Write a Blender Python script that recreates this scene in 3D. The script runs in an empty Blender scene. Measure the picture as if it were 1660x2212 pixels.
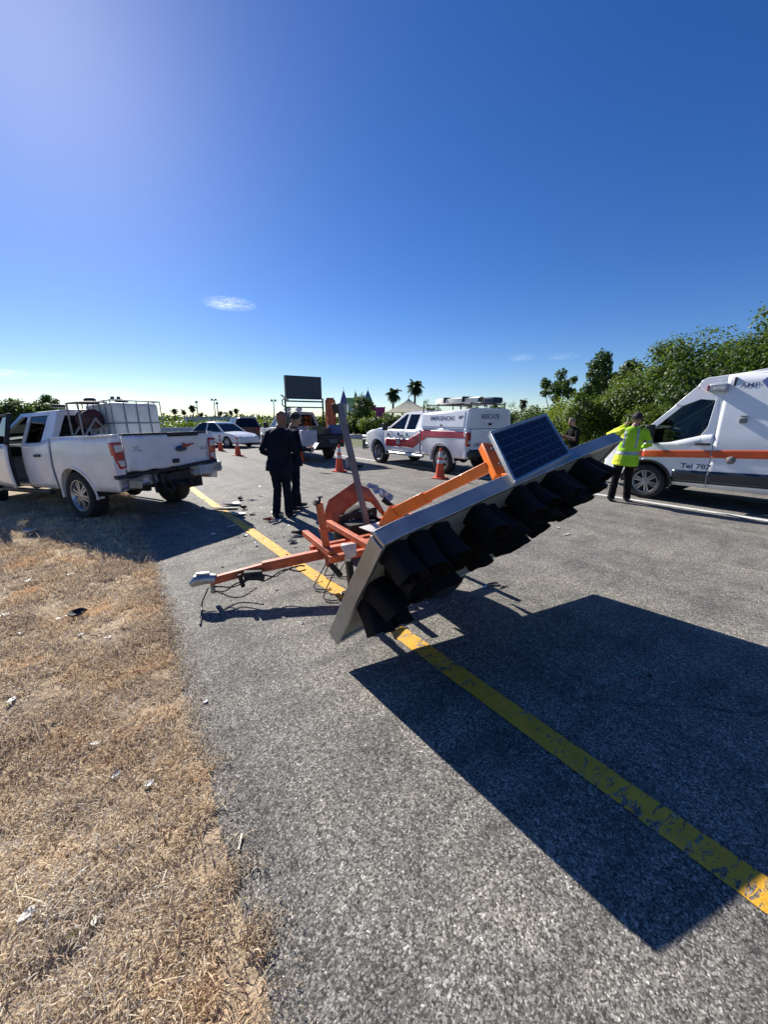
import bpy, bmesh, math, random
from mathutils import Vector, Matrix, noise
random.seed(7)
R = math.radians
SC = bpy.context.scene
COL = SC.collection

# ------------------------------------------------------------------ camera
PITCH, YAW = R(13.6), R(35.06)          # down, and right of the road's direction (+Y)
cam_d = bpy.data.cameras.new('camera')
cam = bpy.data.objects.new('camera', cam_d)
COL.objects.link(cam)
cam.location = (0, 0, 1.65)
cam.rotation_euler = (R(90) - PITCH, 0, -YAW)
cam_d.sensor_fit = 'HORIZONTAL'
cam_d.sensor_width = 36.0
cam_d.lens = 36.0 * 831 / 1660
cam_d.clip_start = 0.05
cam_d.clip_end = 20000
SC.camera = cam
SC.render.resolution_x, SC.render.resolution_y = 769, 1024

# ------------------------------------------------------------------ light
SUN_EL, SUN_AZ = R(34.3), R(-2.2)       # azimuth clockwise from +Y
W = bpy.data.worlds.new('World')
SC.world = W
W.use_nodes = True
nt = W.node_tree
nt.nodes.clear()
sky = nt.nodes.new('ShaderNodeTexSky')
sky.sky_type = 'NISHITA'
sky.sun_disc = False
sky.sun_elevation = SUN_EL
sky.sun_rotation = SUN_AZ
sky.altitude = 1600
sky.air_density = 1.1
sky.dust_density = 0.7
sky.ozone_density = 5.0
bg = nt.nodes.new('ShaderNodeBackground')
bg.inputs['Strength'].default_value = 0.070
hs = nt.nodes.new('ShaderNodeHueSaturation')
hs.inputs['Saturation'].default_value = 1.24
hs.inputs['Hue'].default_value = .513
wo = nt.nodes.new('ShaderNodeOutputWorld')
nt.links.new(sky.outputs[0], hs.inputs['Color'])
nt.links.new(hs.outputs[0], bg.inputs[0])
nt.links.new(bg.outputs[0], wo.inputs[0])
sun_d = bpy.data.lights.new('sun', 'SUN')
sun_d.energy = 5.0
sun_d.angle = R(0.53)
sun_d.color = (1.0, 0.955, 0.88)
sun = bpy.data.objects.new('sun', sun_d)
COL.objects.link(sun)
sdir = Vector((math.sin(SUN_AZ) * math.cos(SUN_EL), math.cos(SUN_AZ) * math.cos(SUN_EL), math.sin(SUN_EL)))
sun.rotation_euler = (-sdir).to_track_quat('-Z', 'Y').to_euler()
sun.location = sdir * 60
SC.view_settings.view_transform = 'Standard'
SC.view_settings.look = 'None'
SC.view_settings.exposure = 0.75
SC.view_settings.gamma = 1.0
SC.view_settings.use_curve_mapping = False
SC.render.engine = 'CYCLES'
SC.cycles.max_bounces = 6
SC.cycles.transparent_max_bounces = 12
SC.cycles.volume_bounces = 1

# ------------------------------------------------------------------ helpers
def V(*a):
    return Vector(a[0]) if len(a) == 1 else Vector(a)

class MB:
    """collects shapes, builds them as ONE mesh object"""
    def __init__(s):
        s.v, s.f, s.m, s.cur = [], [], [], 0
    def add(s, vs, fs):
        o = len(s.v)
        s.v += [tuple(p) for p in vs]
        s.f += [tuple(i + o for i in f) for f in fs]
        s.m += [s.cur] * len(fs)
        return s
    def box(s, c, d, rot=None):
        c = V(c)
        vs = []
        for x in (-.5, .5):
            for y in (-.5, .5):
                for z in (-.5, .5):
                    p = Vector((x * d[0], y * d[1], z * d[2]))
                    if rot is not None:
                        p = rot @ p
                    vs.append(c + p)
        return s.add(vs, [(0, 1, 3, 2), (4, 6, 7, 5), (0, 4, 5, 1), (2, 3, 7, 6), (0, 2, 6, 4), (1, 5, 7, 3)])
    def beam(s, a, b, w, h, up=(0, 0, 1), taper=1.0):
        a, b = V(a), V(b)
        d = (b - a).normalized()
        u = V(up)
        if abs(d.dot(u)) > .98:
            u = Vector((1, 0, 0))
        x = d.cross(u).normalized()
        z = x.cross(d).normalized()
        vs = []
        for p, k in ((a, 1.0), (b, taper)):
            for i, j in ((-1, -1), (1, -1), (1, 1), (-1, 1)):
                vs.append(p + x * (w / 2 * i * k) + z * (h / 2 * j * k))
        return s.add(vs, [(0, 3, 2, 1), (4, 5, 6, 7), (0, 1, 5, 4), (1, 2, 6, 5), (2, 3, 7, 6), (3, 0, 4, 7)])
    def path(s, pts, r, n=8, cap=True, sx=1.0, sy=1.0, ref=(0, 0, 1)):
        pts = [V(p) for p in pts]
        rr = r if isinstance(r, (list, tuple)) else [r] * len(pts)
        rows = []
        px = None
        for i, p in enumerate(pts):
            a = pts[max(i - 1, 0)]
            b = pts[min(i + 1, len(pts) - 1)]
            d = (b - a).normalized()
            if px is None:
                u = V(ref)
                if abs(d.dot(u)) > .95:
                    u = Vector((0, 1, 0)) if abs(d.y) < .9 else Vector((1, 0, 0))
                x = d.cross(u).normalized()
            else:
                x = (px - d * px.dot(d)).normalized()
            px = x
            y = d.cross(x).normalized()
            q = rr[i]
            ax, ay = (q if isinstance(q, (list, tuple)) else (q * sx, q * sy))
            rows.append([p + x * (math.cos(t) * ax) + y * (math.sin(t) * ay) for t in [2 * math.pi * k / n for k in range(n)]])
        vs = [p for row in rows for p in row]
        fs = []
        for i in range(len(rows) - 1):
            for k in range(n):
                fs.append((i * n + k, i * n + (k + 1) % n, (i + 1) * n + (k + 1) % n, (i + 1) * n + k))
        if cap:
            fs.append(tuple(reversed(range(n))))
            fs.append(tuple(range((len(rows) - 1) * n, len(rows) * n)))
        return s.add(vs, fs)
    def tube(s, a, b, r0, r1=None, n=12, cap=True):
        return s.path([a, b], [r0, r0 if r1 is None else r1], n, cap)
    def lathe(s, prof, c=(0, 0, 0), axis='x', n=28, close=False):
        c = V(c)
        vs, fs = [], []
        for (r, t) in prof:
            for k in range(n):
                a = 2 * math.pi * k / n
                ca, sa = math.cos(a) * r, math.sin(a) * r
                p = (t, ca, sa) if axis == 'x' else ((ca, t, sa) if axis == 'y' else (ca, sa, t))
                vs.append(c + Vector(p))
        m = len(prof)
        for i in range(m - 1 if not close else m):
            j = (i + 1) % m
            for k in range(n):
                fs.append((i * n + k, i * n + (k + 1) % n, j * n + (k + 1) % n, j * n + k))
        return s.add(vs, fs)
    def prism(s, poly, fn, t0, t1):
        n = len(poly)
        vs = [fn(u, v, t0) for u, v in poly] + [fn(u, v, t1) for u, v in poly]
        fs = [tuple(reversed(range(n))), tuple(range(n, 2 * n))]
        fs += [(i, (i + 1) % n, n + (i + 1) % n, n + i) for i in range(n)]
        return s.add(vs, fs)
    def grid(s, rows, flip=False):
        n = len(rows[0])
        vs = [p for r in rows for p in r]
        fs = []
        for i in range(len(rows) - 1):
            for k in range(n - 1):
                f = (i * n + k, i * n + k + 1, (i + 1) * n + k + 1, (i + 1) * n + k)
                fs.append(tuple(reversed(f)) if flip else f)
        return s.add(vs, fs)
    def ball(s, c, r, n=10, m=7):
        c = V(c)
        rx, ry, rz = r if isinstance(r, (list, tuple)) else (r, r, r)
        rows = []
        for i in range(m + 1):
            a = -math.pi / 2 + math.pi * i / m
            rows.append([c + Vector((rx * math.cos(a) * math.cos(2 * math.pi * k / n), ry * math.cos(a) * math.sin(2 * math.pi * k / n), rz * math.sin(a))) for k in range(n + 1)])
        return s.grid(rows)
    def mesh(s, name, mats, smooth=None, fix=True):
        me = bpy.data.meshes.new(name)
        me.from_pydata(s.v, [], s.f)
        if not isinstance(mats, (list, tuple)):
            mats = [mats]
        for m in mats:
            me.materials.append(m)
        if len(mats) > 1:
            me.polygons.foreach_set('material_index', s.m)
        if fix:
            bm = bmesh.new()
            bm.from_mesh(me)
            bmesh.ops.remove_doubles(bm, verts=bm.verts, dist=1e-5)
            bmesh.ops.recalc_face_normals(bm, faces=bm.faces)
            bm.to_mesh(me)
            bm.free()
        if smooth is not None:
            me.shade_smooth()
            if smooth < 180:
                me.set_sharp_from_angle(angle=R(smooth))
        me.update()
        return me
    def build(s, name, mats, parent=None, smooth=None, bev=0, seg=2, loc=None, rot=None, solid=0, fix=True):
        o = bpy.data.objects.new(name, s.mesh(name, mats, smooth, fix))
        COL.objects.link(o)
        if parent is not None:
            o.parent = parent
        if loc is not None:
            o.location = loc
        if rot is not None:
            o.rotation_euler = rot
        if solid:
            m = o.modifiers.new('solid', 'SOLIDIFY')
            m.thickness = solid
            m.offset = -1
        if bev:
            m = o.modifiers.new('bevel', 'BEVEL')
            m.width = bev
            m.segments = seg
            m.limit_method = 'ANGLE'
            m.angle_limit = R(35)
            m.harden_normals = False
            if smooth is None:
                o.data.shade_smooth()
                o.data.set_sharp_from_angle(angle=R(50))
        return o

def curve(pts, k=7):
    """a smooth run of points through pts"""
    pts = [V(p) for p in pts]
    out = []
    for i in range(len(pts) - 1):
        p0, p1, p2, p3 = pts[max(i - 1, 0)], pts[i], pts[i + 1], pts[min(i + 2, len(pts) - 1)]
        for j in range(k):
            t = j / k
            out.append(.5 * (2 * p1 + (p2 - p0) * t + (2 * p0 - 5 * p1 + 4 * p2 - p3) * t * t + (3 * p1 - p0 - 3 * p2 + p3) * t ** 3))
    return out + [pts[-1]]

def tag(o, label=None, cat=None, group=None, kind=None):
    if label: o['label'] = label
    if cat: o['category'] = cat
    if group: o['group'] = group
    if kind: o['kind'] = kind
    return o

def empty(name, loc, rz=0, rx=0, ry=0):
    o = bpy.data.objects.new(name, None)
    COL.objects.link(o)
    o.location = loc
    o.rotation_euler = (rx, ry, rz)
    o.empty_display_size = .2
    return o

def copy_tree(o, parent=None):
    c = o.copy()
    COL.objects.link(c)
    c.parent = parent
    for ch in o.children:
        copy_tree(ch, c)
    return c

def text(s, size, mat, parent, fn, name='lettering', depth=0.0, sx=1.0):
    """flat lettering; fn maps (u, v) in metres to a point of the parent"""
    cu = bpy.data.curves.new('t', 'FONT')
    cu.body = s
    cu.size = size
    cu.align_x = 'CENTER'
    cu.align_y = 'CENTER'
    cu.offset = size * .018
    ob = bpy.data.objects.new('t', cu)
    COL.objects.link(ob)
    bpy.context.view_layer.update()
    me = bpy.data.meshes.new_from_object(ob.evaluated_get(bpy.context.evaluated_depsgraph_get()))
    bpy.data.objects.remove(ob)
    bpy.data.curves.remove(cu)
    for v in me.vertices:
        v.co = fn(v.co.x * sx, v.co.y)
    me.materials.clear()
    me.materials.append(mat)
    me.name = name
    o = bpy.data.objects.new(name, me)
    COL.objects.link(o)
    o.parent = parent
    return o

# ------------------------------------------------------------------ materials
MATS = {}
def _new(name):
    m = bpy.data.materials.new(name)
    m.use_nodes = True
    n = m.node_tree
    n.nodes.clear()
    out = n.nodes.new('ShaderNodeOutputMaterial')
    return m, n, out
def N(n, t, **kw):
    x = n.nodes.new(t)
    for k, v in kw.items():
        setattr(x, k, v)
    return x
def ramp(n, src, stops):
    r = N(n, 'ShaderNodeValToRGB')
    e = r.color_ramp.elements
    while len(e) < len(stops):
        e.new(.5)
    for i, (p, c) in enumerate(stops):
        e[i].position = p
        e[i].color = (c[0], c[1], c[2], 1) if isinstance(c, (tuple, list)) else (c, c, c, 1)
    n.links.new(src, r.inputs[0])
    return r
def mixc(n, fac, a, b, mode='MIX'):
    m = N(n, 'ShaderNodeMix', data_type='RGBA', blend_type=mode)
    for sock, val in ((m.inputs[0], fac), (m.inputs[6], a), (m.inputs[7], b)):
        if isinstance(val, (int, float)):
            sock.default_value = val
        elif isinstance(val, (tuple, list)):
            sock.default_value = (val[0], val[1], val[2], 1)
        else:
            n.links.new(val, sock)
    return m.outputs[2]
def coords(n, kind='Object', scale=(1, 1, 1), rot=(0, 0, 0)):
    if kind == 'World':
        g_ = N(n, 'ShaderNodeNewGeometry')
        src = g_.outputs['Position']
    else:
        src = N(n, 'ShaderNodeTexCoord').outputs[kind]
    mp = N(n, 'ShaderNodeMapping')
    mp.inputs['Scale'].default_value = scale
    mp.inputs['Rotation'].default_value = rot
    n.links.new(src, mp.inputs[0])
    return mp.outputs[0]
def noisetex(n, co, scale, detail=4, rough=.55, dist=0):
    t = N(n, 'ShaderNodeTexNoise')
    t.inputs['Scale'].default_value = scale
    t.inputs['Detail'].default_value = detail
    t.inputs['Roughness'].default_value = rough
    t.inputs['Distortion'].default_value = dist
    n.links.new(co, t.inputs['Vector'])
    return t
def bump(n, h, strength, dist=.01, normal=None):
    b = N(n, 'ShaderNodeBump')
    b.inputs['Strength'].default_value = strength
    b.inputs['Distance'].default_value = dist
    n.links.new(h, b.inputs['Height'])
    if normal is not None:
        n.links.new(normal, b.inputs['Normal'])
    return b.outputs[0]

def mat(name, col, rough=.5, metal=0.0, var=.12, scale=6.0, col2=None, dirt=0.0, bmp=0.0, bscale=40, coat=0.0, spec=.5):
    """plain painted / moulded surface: colour drift, wear and fine relief from noise"""
    if name in MATS:
        return MATS[name]
    m, n, out = _new(name)
    p = N(n, 'ShaderNodeBsdfPrincipled')
    co = coords(n)
    t = noisetex(n, co, scale, 6, .6)
    c2 = col2 or tuple(max(0, c * (1 - 2.2 * var)) for c in col)
    c1 = tuple(min(1, c * (1 + var * .6)) for c in col)
    r = ramp(n, t.outputs[0], [(.32, c2), (.62, c1)])
    c = r.outputs[0]
    if dirt:
        t2 = noisetex(n, co, scale * .35, 8, .7, .6)
        r2 = ramp(n, t2.outputs[0], [(.5, 0.0), (.75, 1.0)])
        mm = N(n, 'ShaderNodeMath', operation='MULTIPLY')
        n.links.new(r2.outputs[0], mm.inputs[0])
        mm.inputs[1].default_value = dirt
        c = mixc(n, mm.outputs[0], c, (.13, .10, .07))
    n.links.new(c, p.inputs['Base Color'])
    rr = N(n, 'ShaderNodeMapRange')
    rr.inputs['To Min'].default_value = max(.03, rough - .1)
    rr.inputs['To Max'].default_value = min(1, rough + .14)
    n.links.new(t.outputs[0], rr.inputs[0])
    n.links.new(rr.outputs[0], p.inputs['Roughness'])
    p.inputs['Metallic'].default_value = metal
    p.inputs['Specular IOR Level'].default_value = spec
    p.inputs['Coat Weight'].default_value = coat
    p.inputs['Coat Roughness'].default_value = .08
    if bmp:
        b = noisetex(n, co, bscale, 5, .6)
        n.links.new(bump(n, b.outputs[0], bmp, .01), p.inputs['Normal'])
    n.links.new(p.outputs[0], out.inputs[0])
    MATS[name] = m
    return m

def glass(name, tint=(.30, .36, .36), opaque=.0):
    if name in MATS:
        return MATS[name]
    m, n, out = _new(name)
    tr = N(n, 'ShaderNodeBsdfTransparent')
    tr.inputs[0].default_value = (*tint, 1)
    gl = N(n, 'ShaderNodeBsdfGlossy')
    gl.inputs['Roughness'].default_value = .03
    t = noisetex(n, coords(n), 3.0, 2)
    n.links.new(bump(n, t.outputs[0], .02, .01), gl.inputs['Normal'])
    fr = N(n, 'ShaderNodeFresnel')
    fr.inputs[0].default_value = 1.5
    mx = N(n, 'ShaderNodeMixShader')
    n.links.new(fr.outputs[0], mx.inputs[0])
    n.links.new(tr.outputs[0], mx.inputs[1])
    n.links.new(gl.outputs[0], mx.inputs[2])
    n.links.new(mx.outputs[0], out.inputs[0])
    MATS[name] = m
    return m

def leaf_mat(name, dark, light, scale=.8, trans=.35):
    if name in MATS:
        return MATS[name]
    m, n, out = _new(name)
    co = coords(n, 'World')
    t = noisetex(n, co, scale, 3, .6)
    t2 = noisetex(n, co, scale * 9, 2, .5)
    r = ramp(n, t.outputs[0], [(.35, dark), (.65, light)])
    c = mixc(n, .32, r.outputs[0], ramp(n, t2.outputs[0], [(.35, dark), (.7, light)]).outputs[0])
    d = N(n, 'ShaderNodeBsdfPrincipled')
    d.inputs['Roughness'].default_value = .5
    d.inputs['Specular IOR Level'].default_value = .35
    n.links.new(c, d.inputs['Base Color'])
    tl = N(n, 'ShaderNodeBsdfTranslucent')
    n.links.new(mixc(n, .5, c, (light[0] * 1.5, light[1] * 1.5, light[2] * .5)), tl.inputs[0])
    mx = N(n, 'ShaderNodeMixShader')
    mx.inputs[0].default_value = trans
    n.links.new(d.outputs[0], mx.inputs[1])
    n.links.new(tl.outputs[0], mx.inputs[2])
    n.links.new(mx.outputs[0], out.inputs[0])
    MATS[name] = m
    return m

def asphalt_nodes(n, base_mul=1.0):
    """chip-seal: pale and dark stones bedded in dark binder; returns colour, normal"""
    co = coords(n, 'World')
    wob = noisetex(n, co, 60, 2)
    cw = mixc(n, .012, co, wob.outputs[1], 'ADD')
    vo = N(n, 'ShaderNodeTexVoronoi', feature='F1')
    vo.inputs['Scale'].default_value = 150
    n.links.new(cw, vo.inputs['Vector'])
    vs = N(n, 'ShaderNodeTexVoronoi', feature='F1')
    vs.inputs['Scale'].default_value = 74
    n.links.new(cw, vs.inputs['Vector'])
    sx = N(n, 'ShaderNodeSeparateColor')
    n.links.new(vo.outputs['Color'], sx.inputs[0])
    stone = ramp(n, sx.outputs[0], [(.0, (.060, .057, .053)), (.28, (.145, .138, .126)), (.62, (.265, .252, .229)), (.88, (.36, .345, .315)), (1.0, (.56, .54, .50))])
    sx2 = N(n, 'ShaderNodeSeparateColor')
    n.links.new(vs.outputs['Color'], sx2.inputs[0])
    big = ramp(n, sx2.outputs[1], [(.0, .62), (.5, .95), (.9, 1.1), (1.0, 1.75)])
    c = mixc(n, .8, stone.outputs[0], big.outputs[0], 'MULTIPLY')
    gap = ramp(n, vo.outputs['Distance'], [(.0, 1.0), (.55, .95), (.9, .45)])
    c = mixc(n, 1.0, c, gap.outputs[0], 'MULTIPLY')
    gr = noisetex(n, co, 240, 2, .6)
    c = mixc(n, .8, c, ramp(n, gr.outputs[0], [(.34, (.56, .55, .54)), (.5, (1, 1, 1)), (.66, (1.36, 1.34, 1.30))]).outputs[0], 'MULTIPLY')
    # wheel paths, patches and streaks along the road, seal-coat mottling
    lane = noisetex(n, coords(n, 'World', (1.5, .10, 1)), 1.0, 4, .6)
    c = mixc(n, 1.0, c, ramp(n, lane.outputs[0], [(.30, (.72, .72, .72)), (.5, (1, 1, 1)), (.7, (1.2, 1.18, 1.14))]).outputs[0], 'MULTIPLY')
    blot = noisetex(n, co, 2.6, 7, .66)
    c = mixc(n, 1.0, c, ramp(n, blot.outputs[0], [(.30, (.66, .67, .69)), (.5, (1, 1, 1)), (.72, (1.22, 1.2, 1.14))]).outputs[0], 'MULTIPLY')
    arc = noisetex(n, coords(n, 'World', (.9, 5.0, 1), (0, 0, R(14))), 1.1, 5, .62, .5)
    c = mixc(n, .7, c, ramp(n, arc.outputs[0], [(.34, (.70, .70, .71)), (.48, (1, 1, 1))]).outputs[0], 'MULTIPLY')
    c = mixc(n, 1.0, c, (.99, .975, .945), 'MULTIPLY')
    # rolled ripples across the strip left of the yellow line
    sp = N(n, 'ShaderNodeSeparateXYZ')
    n.links.new(co, sp.inputs[0])
    wv = N(n, 'ShaderNodeTexWave', wave_type='BANDS', bands_direction='Y')
    wv.inputs['Scale'].default_value = .85
    wv.inputs['Distortion'].default_value = 2.2
    wv.inputs['Detail'].default_value = 3
    wv.inputs['Detail Scale'].default_value = 1.6
    n.links.new(co, wv.inputs['Vector'])
    mk = ramp(n, sp.outputs[0], [(.05, 0.0), (.12, 1.0), (.145, 1.0), (.17, 0.0)])
    mr = N(n, 'ShaderNodeMapRange')
    mr.inputs['From Min'].default_value = 0
    mr.inputs['From Max'].default_value = 10
    n.links.new(sp.outputs[0], mr.inputs[0])
    n.links.new(mr.outputs[0], mk.inputs[0])
    wm = N(n, 'ShaderNodeMath', operation='MULTIPLY')
    n.links.new(ramp(n, wv.outputs[0], [(.05, 1.0), (.32, 0.0)]).outputs[0], wm.inputs[0])
    n.links.new(mk.outputs[0], wm.inputs[1])
    wm2 = N(n, 'ShaderNodeMath', operation='MULTIPLY')
    n.links.new(wm.outputs[0], wm2.inputs[0])
    wm2.inputs[1].default_value = .34
    c = mixc(n, wm2.outputs[0], c, (.05, .05, .05))
    # dark oil and rubber: long along the lanes, broken up
    oil = noisetex(n, coords(n, 'World', (2.4, .16, 1)), 1.0, 6, .7, .3)
    oil2 = noisetex(n, co, .55, 5, .6)
    om = N(n, 'ShaderNodeMath', operation='MULTIPLY')
    n.links.new(ramp(n, oil.outputs[0], [(.54, 0.0), (.66, 1.0)]).outputs[0], om.inputs[0])
    n.links.new(ramp(n, oil2.outputs[0], [(.40, 0.0), (.60, .5)]).outputs[0], om.inputs[1])
    c = mixc(n, om.outputs[0], c, (.055, .053, .052))
    # hairline cracks
    ck = N(n, 'ShaderNodeTexVoronoi', feature='DISTANCE_TO_EDGE')
    ck.inputs['Scale'].default_value = .42
    cw2 = noisetex(n, co, 2.2, 5, .65)
    n.links.new(mixc(n, .16, co, cw2.outputs[1], 'ADD'), ck.inputs['Vector'])
    ckm = N(n, 'ShaderNodeMath', operation='MULTIPLY')
    n.links.new(ramp(n, ck.outputs['Distance'], [(.0, .8), (.0028, 0.0)]).outputs[0], ckm.inputs[0])
    n.links.new(ramp(n, oil2.outputs[0], [(.46, 0.0), (.58, 1.0)]).outputs[0], ckm.inputs[1])
    c = mixc(n, ckm.outputs[0], c, (.03, .03, .03))
    if base_mul != 1.0:
        c = mixc(n, 1.0, c, (base_mul,) * 3, 'MULTIPLY')
    h = mixc(n, .5, gap.outputs[0], sx.outputs[0])
    nm = bump(n, h, .6, .005)
    return c, nm, co

def asphalt(name, mul=1.0):
    m, n, out = _new(name)
    c, nm, co = asphalt_nodes(n, mul)
    p = N(n, 'ShaderNodeBsdfPrincipled')
    p.inputs['Roughness'].default_value = .82
    p.inputs['Specular IOR Level'].default_value = .3
    n.links.new(c, p.inputs['Base Color'])
    n.links.new(nm, p.inputs['Normal'])
    n.links.new(p.outputs[0], out.inputs[0])
    return m

def road_paint(name, col, wear=.5):
    m, n, out = _new(name)
    c, nm, co = asphalt_nodes(n)
    t1 = noisetex(n, coords(n, 'World', (12, 34, 1)), 1.0, 4, .62, .8)
    t2 = noisetex(n, co, 1.4, 4)
    t3 = noisetex(n, co, 140, 2)
    s = mixc(n, .28, t1.outputs[0], t2.outputs[0])
    s = mixc(n, .16, s, t3.outputs[0])
    k = ramp(n, s, [(wear - .05, 0.0), (wear, 1.0)])
    shade = ramp(n, noisetex(n, co, 9, 5).outputs[0], [(.3, tuple(x * .72 for x in col)), (.7, col)])
    cc = mixc(n, k.outputs[0], c, shade.outputs[0])
    p = N(n, 'ShaderNodeBsdfPrincipled')
    p.inputs['Roughness'].default_value = .7
    n.links.new(cc, p.inputs['Base Color'])
    n.links.new(nm, p.inputs['Normal'])
    n.links.new(p.outputs[0], out.inputs[0])
    return m

WHITE = mat('white_car_paint', (.82, .825, .83), .28, 0, .04, 1.6, coat=.6)
WORKWHITE = mat('dusty_white_paint', (.80, .80, .80), .32, 0, .06, 2.2, coat=.45, dirt=.10)
RUBBER = mat('tyre_rubber', (.022, .022, .023), .8, 0, .2, 12, bmp=.3, bscale=60)
BLACKPL = mat('black_plastic', (.018, .018, .02), .55, 0, .15, 8)
DARKMET = mat('dark_chassis_metal', (.035, .033, .031), .7, .3, .3, 9, bmp=.2)
STEEL = mat('galvanised_steel', (.42, .43, .44), .42, .85, .16, 7, bmp=.15)
ALLOY = mat('alloy_wheel', (.48, .49, .50), .35, .85, .12, 9)
CHROME = mat('chrome', (.62, .63, .65), .18, 1.0, .06, 4)
CABIN = mat('dark_cabin_trim', (.022, .022, .024), .8, 0, .2, 5)
SEATC = mat('grey_seat_cloth', (.05, .052, .056), .9, 0, .2, 14)
GLASS = glass('tinted_glass', (.30, .35, .34))
GLASSD = glass('dark_privacy_glass', (.09, .10, .115))
REDLENS = mat('red_lamp_lens', (.38, .012, .014), .15, 0, .1, 20, coat=.8)
WHITELENS = mat('clear_lamp_lens', (.62, .60, .58), .12, 0, .1, 20, coat=.8)
# ================================================================== the setting
# ---- the road: an asphalt sheet, the dry verge on its left, green land beyond
ROAD_L, ROAD_R = 0.16, 12.3
ASPH = asphalt('chip_seal_asphalt')
def edge_x(y):
    return ROAD_L + .045 * noise.noise((0, y * 1.7, 3)) + .03 * noise.noise((5, y * 6.1, 3)) + .012 * noise.noise((9, y * 21, 3))
mb = MB()
ys = [-14 + .07 * i for i in range(400)] + [14 + 4 * i for i in range(1, 120)]
mb.grid([[(edge_x(y) if y < 14 else ROAD_L, y, 0), (ROAD_R, y, 0)] for y in ys], flip=True)
tag(mb.build('road', ASPH, fix=False), kind='structure')

def verge_material():
    m, n, out = _new('dry_verge_soil')
    co = coords(n, 'World')
    a = noisetex(n, co, 1.3, 6, .62)
    b = noisetex(n, co, 17, 6, .65, .6)
    c = noisetex(n, coords(n, 'World', (55, 140, 30), (0, 0, .6)), 1.0, 3, .6, 1.2)
    col = ramp(n, a.outputs[0], [(.3, (.28, .215, .16)), (.5, (.42, .34, .25)), (.72, (.50, .42, .31))]).outputs[0]
    col = mixc(n, .75, col, ramp(n, b.outputs[0], [(.3, (.45, .42, .40)), (.5, (.95, .93, .9)), (.72, (1.5, 1.42, 1.25))]).outputs[0], 'MULTIPLY')
    col = mixc(n, .6, col, ramp(n, c.outputs[0], [(.38, (.5, .48, .46)), (.6, (1.3, 1.25, 1.12))]).outputs[0], 'MULTIPLY')
    p = N(n, 'ShaderNodeBsdfPrincipled')
    p.inputs['Roughness'].default_value = .95
    p.inputs['Specular IOR Level'].default_value = .15
    n.links.new(col, p.inputs['Base Color'])
    n.links.new(bump(n, b.outputs[0], .9, .03), p.inputs['Normal'])
    n.links.new(p.outputs[0], out.inputs[0])
    return m
def verge_h(x, y):
    k = min(1.0, max(0.0, (ROAD_L + .02 - x) / .35))
    h = .028 * noise.noise((x * 1.1, y * 1.1, 0)) + .022 * noise.noise((x * 4.2, y * 4.2, 2)) + .012 * noise.noise((x * 11, y * 11, 5))
    return -.006 + k * (.022 + h) - .075 * max(0.0, min(3.0, -.9 - x))
mb = MB()
xs = [ROAD_L + .09 - .055 * i for i in range(60)] + [-3.3 - .5 * i for i in range(1, 24)]
ys = [-1.0 + .055 * i for i in range(240)] + [12.3 + 1.2 * i for i in range(60)]
mb.grid([[(x, y, verge_h(x, y)) for y in ys] for x in xs])
VERGE = verge_material()
tag(mb.build('grass_verge', VERGE, smooth=180, fix=False), kind='structure')

def land_material():
    m, n, out = _new('green_land')
    co = coords(n, 'World')
    a = noisetex(n, co, .06, 6, .6)
    b = noisetex(n, co, 1.6, 6, .7)
    col = ramp(n, a.outputs[0], [(.35, (.075, .095, .028)), (.6, (.12, .125, .045))]).outputs[0]
    col = mixc(n, .8, col, ramp(n, b.outputs[0], [(.3, (.5, .5, .5)), (.7, (1.35, 1.4, 1.2))]).outputs[0], 'MULTIPLY')
    p = N(n, 'ShaderNodeBsdfPrincipled')
    p.inputs['Roughness'].default_value = .95
    n.links.new(col, p.inputs['Base Color'])
    n.links.new(bump(n, b.outputs[0], .8, .08), p.inputs['Normal'])
    n.links.new(p.outputs[0], out.inputs[0])
    return m
mb = MB()
k = 6000
mb.add([(-k, -k, -.30), (k, -k, -.30), (k, k, -.30), (-k, k, -.30)], [(0, 1, 2, 3)])
LAND = land_material()
tag(mb.build('ground', LAND, fix=False), kind='structure')
# the grass shoulder beyond the asphalt and the field it runs into
mb = MB()
xs = [ROAD_R - .05, ROAD_R + .12, ROAD_R + .6, ROAD_R + 1.5, ROAD_R + 3, ROAD_R + 7, ROAD_R + 14, 60, 200]
ys = [-30 + 1.5 * i for i in range(60)] + [60 + 12 * i for i in range(30)]
mb.grid([[(x, y, (-.02 if i == 0 else .03 + .05 * noise.noise((x, y, 3)))) for y in ys] for i, x in enumerate(xs)], flip=True)
tag(mb.build('roadside_grass', LAND, smooth=180, fix=False), kind='structure')

# ---- painted lines
YEL = road_paint('worn_yellow_paint', (.86, .45, .028), .472)
WHT = road_paint('worn_white_paint', (.78, .78, .75), .38)
def line(name, m, pts, w):
    mb = MB()
    rows = []
    for i in range(len(pts) - 1):
        (x0, y0), (x1, y1) = pts[i], pts[i + 1]
        nn = max(2, int(abs(y1 - y0) / .05)) if abs(y1) < 12 else 2
        for k in range(nn):
            t = k / nn
            x, y = x0 + (x1 - x0) * t, y0 + (y1 - y0) * t
            j = .007 * noise.noise((y * 23, 1, 0)) + .005 * noise.noise((y * 61, 1, 0))
            j2 = .007 * noise.noise((y * 23, 7, 0)) + .005 * noise.noise((y * 61, 7, 0))
            rows.append([(x - w / 2 + j, y, .004), (x + w / 2 + j2, y, .004)])
    mb.grid(rows, flip=True)
    return tag(mb.build(name, m, fix=False), kind='structure')
line('yellow_edge_line', YEL, [(1.725, -3), (1.68, 2.2), (1.60, 4), (1.49, 9), (1.45, 14), (1.45, 300)], .15)
line('white_edge_line', WHT, [(8.80, -6), (8.82, 4), (8.70, 14), (8.70, 300)], .15)

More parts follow.
